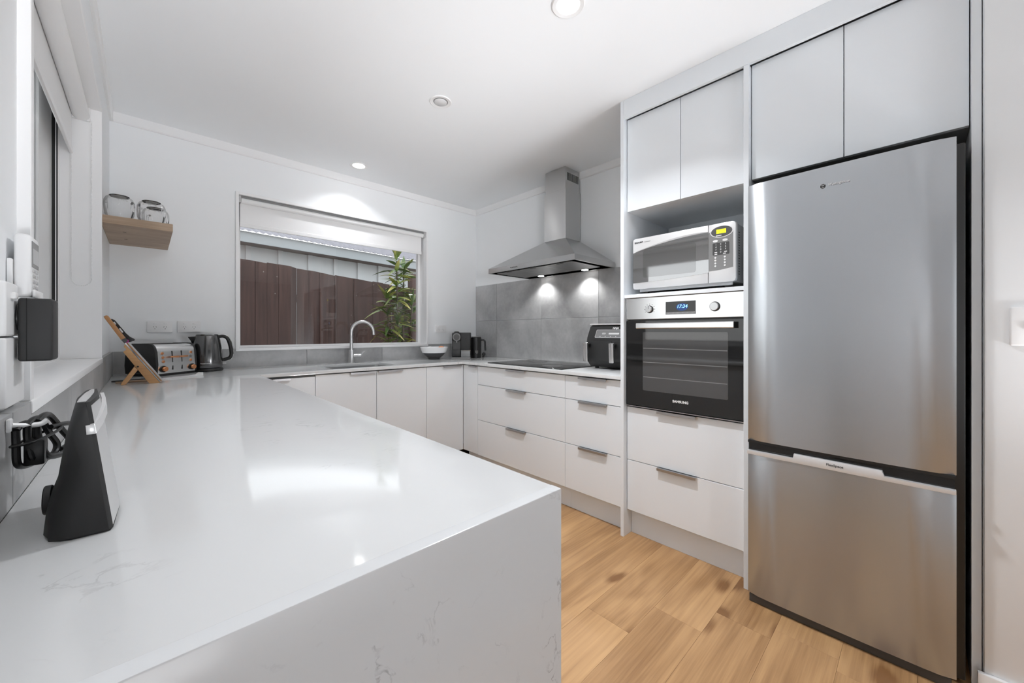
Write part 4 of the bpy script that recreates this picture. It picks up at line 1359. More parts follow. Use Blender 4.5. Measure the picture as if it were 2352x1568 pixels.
for nm, x0, x1 in (('end_panel', 0.0, 0.014), ('end_panel', TW - 0.014, TW)):
    b = BM(); prism(b, tprof(0.0), 'X', x0, x1, 0.004); ep = obj(nm, b, 'blackm', to, world=False)
    if x0 == 0:
        text('Russell Hobbs', 0.0085, (-0.0004, TD * 0.5, 0.042), (0, -1, 0), (0, 0, 1), 'grey_ink', ep, world=False)
b = BM(); box(b, 0.006, TW - 0.006, 0.012, TD - 0.012, 0.0005, 0.016, 0.003); obj('base', b, 'black', to, world=False)
for k in range(4):
    xx = 0.034 + (k % 2) * 0.105
    yy = 0.058 + (k // 2) * 0.062
    b = BM(); box(b, xx, xx + 0.09, yy, yy + 0.028, TH - 0.0045, TH - 0.0030); obj('slot', b, 'slots', body, world=False)
b = BM(); prism(b, rrect(0.04, TW - 0.04, 0.05, 0.16, 0.02), 'Z', TH - 0.0050, TH - 0.0010, 0.001); obj('top_plate', b, 'black', to, world=False)
FYt = 0.003
def fpos(z):
    return 0.0035 + (0.010 - 0.003) * max(0, (z - 0.06)) / 0.08
for k, xx in enumerate((0.096, 0.152)):
    b = BM(); prism(b, [(fpos(0.03) - 0.0016, 0.032), (fpos(0.03) - 0.0016, 0.034), (fpos(0.14) - 0.0022, 0.140), (fpos(0.14) + 0.002, 0.140), (fpos(0.03) + 0.002, 0.032)], 'X', xx - 0.0022, xx + 0.0022); obj('lever_slot', b, 'slots', body, world=False)
    b = BM(); prism(b, rrect(xx - 0.020, xx + 0.020, 0.103, 0.112, 0.004), 'Y', -0.018, -0.004, 0.002)
    box(b, xx - 0.0015, xx + 0.0015, -0.005, 0.008, 0.104, 0.111)
    obj('lever', b, 'copper', to, world=False)
for xx in (0.038, TW - 0.038):
    for k in range(3):
        zz = 0.128 - k * 0.023
        b = BM(); cyl(b, (xx + (0.002 if xx < 0.1 else -0.002) * k, 0, zz), 0.0072, fpos(zz) - 0.006, fpos(zz) + 0.001, 'Y', 18, 0.0012); obj('button', b, 'copper' if not (k == 1 and xx > 0.1) else 'mgrey', to, world=False)
        b = BM(); lathe(b, [(0.0074, fpos(zz) - 0.0015), (0.0098, fpos(zz) - 0.0015), (0.0098, fpos(zz) + 0.001), (0.0074, fpos(zz) + 0.001)], (xx + (0.002 if xx < 0.1 else -0.002) * k, 0, zz), 22, 'Y'); obj('button_ring', b, 'steel_plain', to, world=False)
    b = BM(); cyl(b, (xx + 0.003, 0, 0.040), 0.0135, -0.016, 0.004, 'Y', 26, 0.0015); obj('dial', b, 'copper', to, world=False)
    b = BM(); lathe(b, [(0.014, -0.0005), (0.0185, -0.0005), (0.0185, 0.004), (0.014, 0.004)], (xx + 0.003, 0, 0.040), 30, 'Y'); obj('dial_ring', b, 'black', to, world=False)

ke = thing('kettle', 'graphite lacquered kettle on its power base behind the toaster', 'kettle', (0.290, 3.152, ZT), R(-8))
b = BM(); lathe(b, [(0, 0.0003), (0.076, 0.0003), (0.082, 0.004), (0.0845, 0.010), (0.081, 0.017), (0.076, 0.020), (0, 0.020)], (0, 0, 0), 48); obj('power_base', b, 'black', ke, world=False)
b = BM()
kp_ = [(0, 0.0205), (0.074, 0.0205), (0.0775, 0.026), (0.0795, 0.040), (0.0795, 0.075), (0.0775, 0.115), (0.0735, 0.155), (0.0675, 0.195), (0.0625, 0.220), (0.0605, 0.226), (0, 0.226)]
lathe(b, kp_, (0, 0, 0), 56); kb = obj('jug', b, 'kettle', ke, world=False)
b = BM(); lathe(b, [(0, 0.2262), (0.059, 0.2262), (0.060, 0.229), (0.055, 0.235), (0.02, 0.238), (0, 0.2385)], (0, 0, 0), 48); obj('lid', b, 'kettle', ke, world=False)
b = BM()
sp = [[(-0.055, 0.022, 0.222), (-0.098, 0.0, 0.219), (-0.055, -0.022, 0.222)], [(-0.062, 0.018, 0.196), (-0.083, 0.0, 0.194), (-0.062, -0.018, 0.196)], [(-0.068, 0.008, 0.160), (-0.072, 0.0, 0.158), (-0.068, -0.008, 0.160)]]
rg = [[b.verts.new(p) for p in q] for q in sp]
for A_, B_ in zip(rg, rg[1:]):
    for i in range(2):
        b.faces.new((A_[i], A_[i + 1], B_[i + 1], B_[i]))
b.faces.new(rg[0]); obj('spout', b, 'kettle', ke, world=False)
b = BM(); tube(b, spline([(0.056, 0, 0.219), (0.082, 0, 0.222), (0.105, 0, 0.205), (0.1195, 0, 0.155), (0.1245, 0, 0.105), (0.116, 0, 0.082), (0.094, 0, 0.072), (0.079, 0, 0.066)], 6), [0.0105] * 43, 12)
obj('handle', b, 'black', ke, world=False)
b = BM(); tube(b, spline([(0.060, 0, 0.2305), (0.086, 0, 0.2325), (0.113, 0, 0.213), (0.1295, 0, 0.158), (0.1345, 0, 0.104), (0.124, 0, 0.073), (0.098, 0, 0.061), (0.080, 0, 0.057)], 6), 0.0028, 8); obj('handle_trim', b, 'chrome', ke, world=False)
b = BM(); box(b, 0.07, 0.098, -0.006, 0.006, 0.043, 0.049, 0.002); obj('switch_tab', b, 'wplast', ke, world=False)
kt = text('Russell Hobbs', 0.0095, (0, 0, 0), (1, 0, 0), (0, 0, 1), 'white_ink', ke, world=False)
for v in kt.data.vertices:                           # wrap the print round the jug
    a = -PI / 2 - 0.05 + v.co.x / 0.0795
    rr_ = 0.0798 + max(0, -v.co.y)
    v.co = Vector((rr_ * math.cos(a), rr_ * math.sin(a), 0.052 + v.co.z))

# ------------------------------------------------------------------ knife block with knives
kn = thing('knife_block', 'easel shaped wooden knife block standing in front of the toaster', 'knife block', (-0.02, 2.565, ZT))
KY0, KY1 = 2.567, 2.640
O = Vector((0.0532, 0, ZT + 0.0003))                 # foot of the slanting board
dv = Vector((-0.1224, 0, 0.1930)).normalized()       # up the slant
nv = Vector((dv.z, 0, -dv.x))                        # to the right of it
def KP(s_, t_):
    p = O + dv * s_ + nv * t_
    return (p.x, p.z)
b = BM()
prism(b, [(0.0532, ZT + 0.0003), KP(0.2285, 0.0), KP(0.2190, -0.0110), KP(0.2030, -0.0085), KP(0.2005, -0.0250), KP(0.0215, -0.0330), (0.0145, ZT + 0.0003)], 'Y', KY0, KY1, 0.001); obj('block', b, 'bamboo', kn)
b = BM(); prism(b, [KP(0.006, 0.0060), KP(0.2285, 0.0060), KP(0.2285, 0.0105), KP(0.003, 0.0105)], 'Y', KY0 + 0.001, KY1 - 0.001); obj('front_board', b, 'walnut', kn)
b = BM(); prism(b, [KP(0.005, 0.0106), KP(0.2285, 0.0106), KP(0.2250, 0.0150), KP(0.001, 0.0150)], 'Y', KY0 + 0.001, KY1 - 0.001); obj('front_facing', b, 'lgrey', kn)
b = BM(); prism(b, [KP(0.0035, 0.0002), KP(0.0, 0.0105), KP(0.012, 0.0105), KP(0.012, 0.0002)], 'Y', KY1 - 0.004, KY1 - 0.001); obj('spacer', b, 'bamboo', kn)
LEG = [(-0.0250, ZT + 0.0690), (-0.0372, ZT + 0.0850), (-0.0815, ZT + 0.0085), (-0.0838, ZT + 0.0035), (-0.0815, ZT + 0.0003), (-0.0690, ZT + 0.0003), (-0.0660, ZT + 0.0030)]
for y0_ in (KY0 + 0.003, KY1 - 0.021):
    b = BM(); prism(b, LEG, 'Y', y0_, y0_ + 0.018, 0.001); obj('leg', b, 'bamboo', kn)
b = BM(); box(b, -0.0745, -0.0665, KY0 + 0.0205, KY1 - 0.0205, ZT + 0.004, ZT + 0.016, 0.001); obj('cross_bar', b, 'bamboo', kn)
pc_ = KP(0.1132, -0.0218)
b = BM(); cyl(b, (pc_[0], 0, pc_[1]), 0.0042, KY0 - 0.0012, KY0 + 0.002, 'Y', 16); obj('pivot_pin', b, 'black', kn)
def knife_part(parent, name, pts, y0, y1, m, bev=0.0006):
    b = BM(); prism(b, [KP(*p) for p in pts], 'Y', y0, y1, bev); return obj(name, b, m, parent)
k1 = thing('knife', 'kitchen knife with a brown wooden handle slotted in the knife block', 'knife', (KP(0.24, 0.0)[0], 2.59, KP(0.24, 0)[1]))
knife_part(k1, 'blade', [(0.006, 0.0012), (0.230, 0.0008), (0.232, 0.0054), (0.009, 0.0054)], 2.5665, 2.588, 'chrome', 0)
knife_part(k1, 'bolster', [(0.2320, 0.0), (0.2515, -0.0005), (0.2515, 0.0165), (0.2345, 0.0160)], 2.569, 2.587, 'dgrey')
knife_part(k1, 'handle', [(0.2516, -0.0008), (0.3660, 0.0080), (0.3735, 0.0100), (0.3740, 0.0200), (0.3690, 0.0238), (0.2516, 0.0168)], 2.568, 2.588, 'walnut', 0.003)
k2 = thing('knife', 'kitchen knife with a black riveted handle slotted in the knife block', 'knife', (KP(0.23, 0.02)[0], 2.615, KP(0.23, 0.02)[1]))
knife_part(k2, 'blade', [(0.010, 0.0012), (0.228, 0.0012), (0.228, 0.0054), (0.014, 0.0054)], 2.6125, 2.632, 'chrome', 0)
knife_part(k2, 'handle', [(0.2290, 0.0080), (0.3450, 0.0190), (0.3520, 0.0215), (0.3525, 0.0262), (0.3400, 0.0310), (0.3000, 0.0300), (0.2700, 0.0265), (0.2480, 0.0290), (0.2360, 0.0375), (0.2275, 0.0385), (0.2240, 0.0330), (0.2290, 0.0205)], 2.600, 2.618, 'black', 0.0025)
for s_, l_ in ((0.323, 0.013), (0.279, 0.022)):
    knife_part(k2, 'rivet', [(s_, 0.0195), (s_ + l_, 0.0208), (s_ + l_, 0.0262), (s_, 0.0250)], 2.5993, 2.6003, 'silverp', 0)
k3 = thing('paring_knife', 'small knife with a pink handle tip between the two larger knives', 'knife', (KP(0.234, 0.012)[0], 2.60, KP(0.234, 0.012)[1]))
knife_part(k3, 'blade', [(0.03, 0.0017), (0.2285, 0.0017), (0.2285, 0.0052), (0.04, 0.0052)], 2.5905, 2.5920, 'chrome', 0)
knife_part(k3, 'handle', [(0.2290, 0.0040), (0.2300, 0.0150), (0.2390, 0.0195), (0.2420, 0.0160), (0.2380, 0.0045)], 2.5885, 2.5960, 'pink', 0.001)

# black tray, two pale sticks and white utensil lying by the toaster
b = BM(); prism(b, rrect(-0.123, 0.035, 2.745, 2.800, 0.02), 'Z', ZT + 0.0003, ZT + 0.0060, 0.001)
single('trivet', b, 'black', 'thin black trivet lying on the worktop between the knife block and toaster', 'trivet')
for k, (yy, lab) in enumerate(((2.672, 'pale wooden stick lying behind the knife block, the nearer of two'), (2.700, 'pale wooden stick lying behind the knife block, the farther of two'))):
    b = BM(); box(b, -0.105 + 0.03 * k, 0.045, yy, yy + 0.009, ZT + 0.0003, ZT + 0.0085, 0.002)
    single('wooden_stick', b, 'shelfwood', lab, 'stick', 'pale wooden sticks behind the knife block')
ut = thing('white_utensil', 'white ribbed plastic utensil with a flared end lying in front of the toaster', 'utensil', (0.16, 2.78, ZT))
b = BM()
ux = [(0.060, 2.735), (0.195, 2.815)]
def UP(s_, t_, h_):
    d_ = Vector((ux[1][0] - ux[0][0], ux[1][1] - ux[0][1], 0)).normalized()
    p = Vector((ux[0][0], ux[0][1], 0)) + d_ * s_ + Vector((-d_.y, d_.x, 0)) * t_
    return (p.x, p.y, ZT + h_)
prof = [(0.0, 0.006, 0.006), (0.150, 0.006, 0.0075), (0.175, 0.008, 0.010), (0.196, 0.014, 0.020), (0.202, 0.014, 0.019)]
rg = []
for s_, w_, h_ in prof:
    rg.append([b.verts.new(UP(s_, -w_, 0.0004)), b.verts.new(UP(s_, w_, 0.0004)), b.verts.new(UP(s_, w_, h_)), b.verts.new(UP(s_, -w_, h_))])
for A_, B_ in zip(rg, rg[1:]):
    for i in range(4):
        b.faces.new((A_[i], A_[(i + 1) % 4], B_[(i + 1) % 4], B_[i]))
b.faces.new(rg[0]); b.faces.new(rg[-1]); obj('handle', b, 'wplast', ut)
b = BM()
for k in range(26):
    p0, p1 = UP(0.006 + k * 0.0056, -0.0068, 0.004), UP(0.006 + k * 0.0056, -0.0068, 0.0075)
    g_ = bmesh.ops.create_icosphere(b, subdivisions=1, radius=0.0022)
    for v in g_['verts']:
        v.co += Vector(p1)
obj('ribs', b, 'wplast', ut, kind='stuff')

# ------------------------------------------------------------------ bowl, coffee machine, frother, air fryer
bw = thing('fruit_bowl', 'white bowl with charcoal lower half on the worktop right of the sink', 'bowl', (1.93, 3.075, ZT))
bx, by = 1.93, 3.075
b = BM(); lathe(b, [(0, 0.0003), (0.050, 0.0003), (0.0525, 0.003), (0.052, 0.012), (0.062, 0.018), (0.086, 0.040), (0.101, 0.060), (0.0985, 0.0602), (0.05, 0.02), (0, 0.016)], (bx, by, ZT), 56); obj('lower_half', b, 'bowld', bw, label='charcoal matt lower half')
b = BM(); lathe(b, [(0.1015, 0.0604), (0.108, 0.0612), (0.120, 0.093), (0.1255, 0.110), (0.1235, 0.1125), (0.120, 0.110), (0.110, 0.085), (0.0985, 0.062), (0.085, 0.042), (0.05, 0.025), (0, 0.0205)], (bx, by, ZT), 56); obj('upper_half', b, 'bowlw', bw)
b = BM(); ball(b, (bx + 0.058, by - 0.03, ZT + 0.0925), 0.032, 3, (1, 1, 0.92)); single('peach', b, 'peach', 'orange peach showing above the rim of the white bowl', 'fruit')
b = BM(); ball(b, (bx - 0.030, by + 0.02, ZT + 0.090), 0.032, 3, (1, 1, 0.9)); single('egg', b, 'eggw', 'pale white egg lying at the back of the fruit bowl', 'egg')
b = BM(); ball(b, (bx - 0.042, by - 0.055, ZT + 0.088), 0.028, 3, (1, 1, 0.9)); single('egg', b, 'eggw', 'pale white egg lying at the front left of the fruit bowl', 'egg')

CA = math.atan2(-0.594, 0.815) - R(3)                # its front looks at the room corner opposite
cm = thing('coffee_machine', 'black pod coffee machine with round grey brew head in the back corner', 'coffee machine', (2.128, 2.930, ZT), CA)
# local frame: +x to the right of its front, front face at y=0 looking to -y
b = BM(); box(b, -0.085, 0.085, 0.045, 0.31, 0.012, 0.245, 0.008, 3); cb_ = obj('body', b, 'black', cm, world=False)
b = BM(); box(b, -0.004, 0.085, 0.004, 0.05, 0.082, 0.236, 0.004, 2); obj('front_cover', b, 'blackm', cm, world=False)
b = BM(); box(b, -0.085, -0.004, 0.012, 0.05, 0.165, 0.236, 0.006, 2); obj('head_cover', b, 'blackm', cm, world=False)
b = BM(); box(b, -0.075, -0.008, 0.035, 0.047, 0.085, 0.165); obj('cup_recess', b, 'dgrey', cm, world=False)
b = BM(); box(b, -0.085, -0.004, -0.012, 0.05, 0.020, 0.085, 0.006, 2); obj('drip_tray_box', b, 'black', cm, world=False)
b = BM(); box(b, 0.000, 0.085, -0.012, 0.05, 0.016, 0.075, 0.005, 2); obj('drawer_tray', b, 'mgrey', cm, world=False)
b = BM(); box(b, 0.000, 0.088, -0.010, 0.05, 0.0765, 0.0805); obj('tray_trim', b, 'chrome', cm, world=False)
b = BM(); box(b, -0.088, 0.088, -0.022, 0.30, 0.0004, 0.0155, 0.003, 2); obj('base_plate', b, 'mgrey', cm, world=False)
b = BM(); lathe(b, [(0, -0.022), (0.031, -0.022), (0.036, -0.018), (0.036, 0.013), (0, 0.013)], (-0.040, 0, 0.203), 36, 'Y'); obj('brew_head', b, 'mgrey', cm, world=False)
b = BM(); lathe(b, [(0, -0.0245), (0.027, -0.0245), (0.028, -0.0215), (0, -0.0215)], (-0.040, 0, 0.203), 36, 'Y'); obj('brew_head_disc', b, 'dgrey', cm, world=False)
b = BM(); box(b, -0.0465, -0.0335, -0.016, 0.002, 0.152, 0.169, 0.003); obj('outlet_spout', b, 'mgrey', cm, world=False)
b = BM(); lathe(b, [(0, 0.245), (0.026, 0.245), (0.026, 0.250), (0.014, 0.257), (0, 0.258)], (-0.042, 0.025, 0), 28); obj('lever_cap', b, 'black', cm, world=False)
b = BM(); box(b, -0.090, -0.0855, 0.06, 0.28, 0.11, 0.238, 0.002); obj('side_tank', b, 'lgrey', cm, world=False)
text('d', 0.020, (0.042, 0.0032, 0.187), (1, 0, 0), (0, 0, 1), 'slots', cm, 'badge', world=False, shear=0.2)

FA = CA
mf = thing('milk_frother', 'black cylindrical milk frother jug with side handle beside the coffee machine', 'milk frother', (2.318, 2.945, ZT), FA)
b = BM(); lathe(b, [(0, 0.0004), (0.047, 0.0004), (0.049, 0.003), (0.049, 0.0215), (0.0482, 0.022), (0.0482, 0.0232), (0.049, 0.0238), (0.049, 0.196), (0.046, 0.200), (0, 0.202)], (0, 0, 0), 48); obj('jug', b, 'black', mf, world=False)
b = BM(); lathe(b, [(0, 0.2022), (0.046, 0.2022), (0.0455, 0.2075), (0.0, 0.209)], (0, 0, 0), 40); obj('lid', b, 'mgrey', mf, world=False)
b = BM(); tube(b, spline([(0.046, 0, 0.172), (0.068, 0, 0.172), (0.083, 0, 0.160), (0.086, 0, 0.125), (0.089, 0, 0.070)], 7), 0.0088, 12); obj('handle', b, 'black', mf, world=False)
for dx_ in (-0.0085, 0.0085):
    b = BM(); box(b, dx_ - 0.0015 + 0.008, dx_ + 0.0015 + 0.008, -0.0495, -0.046, 0.052, 0.074); obj('mark', b, 'lgrey', mf, world=False)
b = BM(); cyl(b, (0.008, 0, 0.047), 0.0026, -0.0500, -0.046, 'Y', 12); obj('button', b, 'wplast', mf, world=False)
pg = thing('cord_plug', 'round black knob-like plug lying against the tiles right of the milk frother', 'plug', (2.43, 2.985, ZT))
b = BM(); xform(lathe(b, [(0, -0.014), (0.011, -0.013), (0.017, -0.008), (0.0185, 0.0), (0.017, 0.008), (0.011, 0.013), (0, 0.014)], (0, 0, 0), 28, 'Y'), Matrix.Translation((2.437, 2.975, ZT + 0.0300)) @ Matrix.Rotation(CA, 4, 'Z')); obj('knob', b, 'black', pg)
b = BM(); xform(box(b, -0.013, 0.010, -0.006, 0.006, 0.0004, 0.012, 0.002), Matrix.Translation((2.432, 2.975, ZT)) @ Matrix.Rotation(CA, 4, 'Z')); obj('stand', b, 'black', pg)

af = thing('air_fryer', 'black twin drawer air fryer with steel handles, half hidden by the oven tower', 'air fryer', (2.38, 1.37, ZT))
AY0, AY1 = 1.170, 1.585
b = BM(); prism(b, [(2.262, ZT + 0.012), (2.222, ZT + 0.055), (2.216, ZT + 0.060), (2.218, ZT + 0.190), (2.224, ZT + 0.215), (2.262, ZT + 0.288), (2.285, ZT + 0.297), (2.500, ZT + 0.297), (2.515, ZT + 0.280), (2.515, ZT + 0.03), (2.500, ZT + 0.012)], 'Y', AY0, AY1, 0.004); fb = obj('housing', b, 'blackm', af)
b = BM(); box(b, 2.258, 2.515, AY0 - 0.002, AY1 + 0.002, ZT + 0.2975, ZT + 0.307, 0.004); obj('top_cap', b, 'silverp', af)
for yy in (AY0 + 0.06, AY1 - 0.03):
    for xx in (2.30, 2.47):
        b = BM(); cyl(b, (xx, yy, ZT), 0.014, 0.0004, 0.0125, 'Z', 16, 0.002); obj('foot', b, 'black', af)
n_ = Vector((-(0.288 - 0.215), 0, (2.262 - 2.224))).normalized()     # outward on the sloping fascia
s_ = Vector((0.038, 0, 0.073)).normalized()
q0 = Vector((2.224, 0, ZT + 0.215))
def slab(bm, y0, y1, u0, u1, h0, h1, rad=None):
    pts = rrect(y0, y1, u0, u1, rad) if rad else [(y0, u0), (y1, u0), (y1, u1), (y0, u1)]
    A_ = [bm.verts.new(q0 + s_ * p[1] + n_ * h0 + Vector((0, p[0], 0))) for p in pts]
    B_ = [bm.verts.new(q0 + s_ * p[1] + n_ * h1 + Vector((0, p[0], 0))) for p in pts]
    bm.faces.new(A_); bm.faces.new(B_)
    for i in range(len(pts)):
        bm.faces.new((A_[i], A_[(i + 1) % len(pts)], B_[(i + 1) % len(pts)], B_[i]))
    return bm
b = BM(); slab(b, 1.240, 1.522, -0.004, 0.056, 0.0, 0.0012, 0.006); obj('panel_frame', b, 'wplast', af)
b = BM(); slab(b, 1.2425, 1.5195, -0.0015, 0.0535, 0.0012, 0.0020, 0.005); obj('control_panel', b, 'mgrey', af)
b = BM(); slab(b, 1.342, 1.420, 0.020, 0.032, 0.0020, 0.0026, 0.004); obj('display', b, 'wplast', af)
for y0_ in (1.442, 1.296):
    b = BM(); slab(b, y0_ - 0.0, y0_ + 0.030, 0.020, 0.033, 0.0020, 0.0025, 0.006); obj('button', b, 'lgrey', af)
for k in range(6):
    b = BM(); slab(b, 1.278 + k * 0.040, 1.284 + k * 0.040, 0.0035, 0.0075, 0.0020, 0.0024); obj('button', b, 'white_ink', af)
text('NINJA', 0.0175, tuple(q0 + s_ * 0.0675 + n_ * 0.0010 + Vector((0, 1.379, 0))), (0, -1, 0), tuple(s_), 'white_ink', af, sx=0.95, bold=0.0008, shear=0.15)
for y0_, y1_ in ((1.384, 1.580), (1.178, 1.380)):
    b = BM(); box(b, 2.2095, 2.222, y0_, y1_, ZT + 0.058, ZT + 0.188, 0.003); dr = obj('drawer', b, 'blackm', af)
    yc = y1_ - 0.022
    b = BM(); box(b, 2.170, 2.212, yc - 0.012, yc + 0.012, ZT + 0.150, ZT + 0.172, 0.004); obj('handle_bracket', b, 'black', dr)
    b = BM(); prism(b, [(2.176, ZT + 0.180), (2.158, ZT + 0.176), (2.164, ZT + 0.050), (2.182, ZT + 0.054)], 'Y', yc - 0.018, yc + 0.018, 0.006); obj('handle', b, 'steel_h', dr)

# ------------------------------------------------------------------ ceiling lights
def downlight(label, x_, y_, lit=True, power=LAMP_W):
    t = thing('downlight', label, 'light', (x_, y_, ZC), 0, 'recessed ceiling downlights')
    b = BM(); lathe(b, [(0.043, -0.0005), (0.064, -0.0005), (0.066, -0.003), (0.062, -0.006), (0.046, -0.004), (0.043, -0.001)], (0, 0, 0), 44)
    obj('trim_ring', b, 'trim', t, world=False)
    b = BM(); cyl(b, (0, 0, 0), 0.0445, -0.0045, -0.0008, 'Z', 40, 0.001); obj('diffuser', b, 'lamp', t, world=False)
    ld = bpy.data.lights.new('downlight_lamp', 'AREA')
    ld.shape = 'DISK'; ld.size = 0.085; ld.energy = power; ld.color = (0.97, 0.99, 1.03); ld.spread = R(122)
    lo = bpy.data.objects.new('downlight_lamp', ld); COL.objects.link(lo); lo.location = (x_, y_, ZC - 0.0065)
    return t
downlight('lit ceiling downlight nearest the camera, at the top edge of the picture', 1.216, 0.9575)
downlight('lit ceiling downlight close to the back wall above the sink window', 1.208, 3.0085, True, LAMP_BACK_W)
for x_, y_, lab in ((0.9, -1.3, 'added fill downlight in the unseen room behind the camera, left of the front pair'), (3.2, -1.5, 'added fill downlight in the unseen room behind the camera, right of the front pair'), (0.9, -3.5, 'added fill downlight in the unseen room behind the camera, left of the rear pair'), (3.2, -3.5, 'added fill downlight in the unseen room behind the camera, right of the rear pair')):
    downlight(lab, x_, y_, True, LIVING_FILL_W)  # out of view, added for fill
gb = thing('gimbal_spotlight', 'unlit white tilting spotlight recessed in the ceiling between the two lit downlights', 'light', (1.207, 1.856, ZC))
b = BM(); lathe(b, [(0.040, -0.0005), (0.060, -0.0005), (0.062, -0.003), (0.058, -0.006), (0.042, -0.004), (0.040, -0.001)], (0, 0, 0), 44); obj('trim_ring', b, 'trim', gb, world=False)
b = BM(); lathe(b, [(0, -0.0008), (0.0415, -0.0008), (0.0415, -0.0018), (0, -0.0018)], (0, 0, 0), 40); obj('recess', b, 'mgrey', gb, world=False)
b = BM(); lathe(b, [(0, -0.010), (0.028, -0.009), (0.035, -0.005), (0.036, -0.002), (0, -0.0019)], (0.002, 0.004, 0), 36); obj('bulb', b, 'lamp_off', gb, world=False)

# ------------------------------------------------------------------ outside
b = BM(); box(b, -3.0, 9.0, 3.43, 11.0, -0.5, -0.30); struct('ground_outside', b, 'paving')
b = BM(); box(b, -3.0, XL - 0.15, YF, 3.43, -0.5, -0.30); struct('ground_side', b, 'paving')
fe = thing('paling_fence', 'dark brown stained paling fence just outside the sink window', 'fence', (1.7, 5.0, -0.3))
x = 0.0
rr = random.Random(11)
k = 0
edges = [-0.05, 0.10, 0.25, 0.40, 0.55, 0.70, 0.8757, 0.985, 1.097, 1.2341, 1.2841, 1.4055, 1.5316, 1.63, 1.7141, 1.83, 1.95, 2.08, 2.20, 2.34, 2.47, 2.60, 2.74, 2.88, 3.02, 3.16, 3.3, 3.44, 3.6, 3.75, 3.9]
for x0, x1 in zip(edges, edges[1:]):
    xm = (x0 + x1) / 2
    zt = 1.945 - 0.0875 * (xm - 0.726) + rr.uniform(-0.008, 0.008)
    yy = 5.0 + rr.uniform(-0.006, 0.006) + (0.012 if k % 2 else 0)
    b = BM(); prism(b, [(x0 + 0.001, -0.29), (x1 - 0.001, -0.29), (x1 - 0.001, zt - 0.004), (x0 + 0.001, zt + 0.006)], 'Y', yy, yy + 0.018)
    obj('paling', b, 'paling', fe)
    k += 1
for zz in (0.3, 1.5):
    b = BM(); box(b, -0.05, 3.9, 5.034, 5.08, zz, zz + 0.09); obj('rail', b, 'paling', fe)
nh = thing('neighbour_house', 'white board-and-batten house with grey corrugated roof beyond the fence', 'house', (1.9, 6.3, -0.3))
b = BM(); box(b, -1.5, 6.0, 6.3, 6.42, -0.29, 2.42); obj('wall', b, 'board', nh)
for xm in (0.29, 0.655, 1.0165, 1.404, 1.795, 2.1635, 2.5345, 2.88, 3.25, 3.62, 3.99):
    b = BM(); box(b, xm - 0.032, xm + 0.032, 6.275, 6.3, -0.29, 2.34, 0.002, 1); obj('batten', b, 'board', nh)
b = BM(); prism(b, [(-1.5, 2.394), (6.0, 2.15), (6.0, 2.29), (-1.5, 2.527)], 'Y', 5.98, 6.0); obj('fascia', b, 'fascia', nh)
b = BM(); prism(b, [(-1.5, 2.405), (6.0, 2.165), (6.0, 2.185), (-1.5, 2.425)], 'Y', 6.001, 6.30); obj('soffit', b, 'soffit', nh)
b = BM()
nx = int(7.5 / 0.0095)
gridv = []
for i in range(nx + 1):
    xx = -1.5 + i * 0.0095
    zz = 2.535 - 0.0325 * (xx + 1.5) + 0.0085 * math.sin(2 * PI * xx / 0.076)
    gridv.append([b.verts.new((xx, 5.935, zz)), b.verts.new((xx, 12.5, zz + 2.12)), b.verts.new((xx, 5.935, zz - 0.003)), b.verts.new((xx, 12.5, zz + 2.117))])  # sheet lengthened beyond the visible roof to block sky reflected in the worktop
for A_, B_ in zip(gridv, gridv[1:]):
    b.faces.new((A_[0], B_[0], B_[1], A_[1]))
    b.faces.new((A_[2], A_[3], B_[3], B_[2]))
    b.faces.new((A_[0], A_[2], B_[2], B_[0]))
obj('roof_sheet', b, 'roof', nh)
# timber post and a warm boundary wall outside the left window
b = BM(); box(b, 2.66, 2.78, 4.80, 4.92, -0.29, 1.95, 0.004); single('timber_post', b, 'paling', 'dark brown timber post behind the shrub at the right edge of the sink window', 'post')
b = BM(); box(b, -0.78, -0.62, 3.70, 6.4, -0.29, 2.5, 0.004); single('boundary_wall', b, 'postw', 'orange brown boundary wall glimpsed through the left window', 'wall')

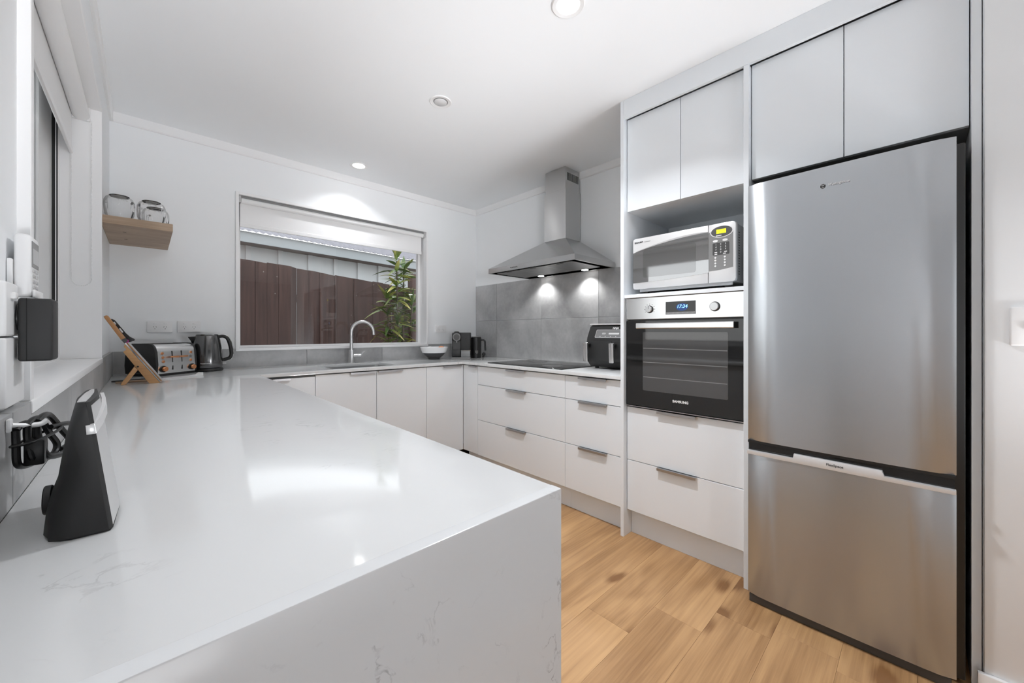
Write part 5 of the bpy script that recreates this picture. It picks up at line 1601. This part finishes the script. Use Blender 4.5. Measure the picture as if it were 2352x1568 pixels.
# shrub with long leaves
pl = thing('shrub', 'tall green shrub with long pointed leaves outside the right side of the sink window', 'shrub', (2.30, 4.45, -0.3))
rr = random.Random(3)
stems = [(2.24, 4.42, 2.02), (2.38, 4.50, 1.92), (2.16, 4.52, 1.55), (2.44, 4.40, 1.50), (2.30, 4.36, 1.22)]
leafm = []
for wdt, ln, crv in ((0.046, 0.22, 0.06), (0.052, 0.19, 0.03), (0.040, 0.25, 0.10)):
    me = bpy.data.meshes.new('leaf')
    vs, fs = [], []
    n = 7
    for i in range(n):
        t_ = i / (n - 1)
        wd = wdt * (math.sin(PI * (0.08 + 0.92 * t_) ** 0.8) ** 0.8) * 0.5 if 0 < i < n - 1 else 0.002
        xx = ln * t_
        zz = -crv * t_ * t_
        vs += [(xx, -wd, zz + wd * 0.35), (xx, 0, zz), (xx, wd, zz + wd * 0.35)]
    for i in range(n - 1):
        a = 3 * i
        fs += [(a, a + 3, a + 4, a + 1), (a + 1, a + 4, a + 5, a + 2)]
    me.from_pydata(vs, [], fs)
    for p in me.polygons:
        p.use_smooth = True
    me.materials.append(M['leaf'])
    leafm.append(me)
base = Vector((2.30, 4.45, -0.3))
nl = 0
for sx_, sy_, sz_ in stems:
    b = BM(); tube(b, spline([(2.30 + (sx_ - 2.30) * 0.3, 4.45, -0.29), (sx_ * 0.6 + 2.30 * 0.4, sy_, 0.5), (sx_, sy_, sz_)], 6), 0.009, 8); obj('stem', b, 'bark', pl)
    z_ = sz_ + 0.02
    lvl = 0
    while z_ > 0.75 and nl < 285:
        cnt = 8 if lvl == 0 else 5
        for i in range(cnt):
            az = rr.uniform(0, 2 * PI)
            el = rr.uniform(35, 75) if lvl == 0 else rr.uniform(-15, 45)
            tt = max(0.0, (z_ - 0.5) / (sz_ - 0.5))
            cx_ = sx_ * (0.6 + 0.4 * tt) + 2.30 * 0.4 * (1 - tt)
            o = bpy.data.objects.new('leaf', rr.choice(leafm))
            COL.objects.link(o)
            o.parent = pl
            o.location = Vector((cx_, sy_, z_ + rr.uniform(-0.02, 0.02))) - base
            sc_ = rr.uniform(0.75, 1.15)
            o.scale = (sc_, sc_, sc_)
            o.rotation_euler = (rr.uniform(-0.5, 0.5), -R(el), az)
            nl += 1
        z_ -= rr.uniform(0.055, 0.085)
        lvl += 1
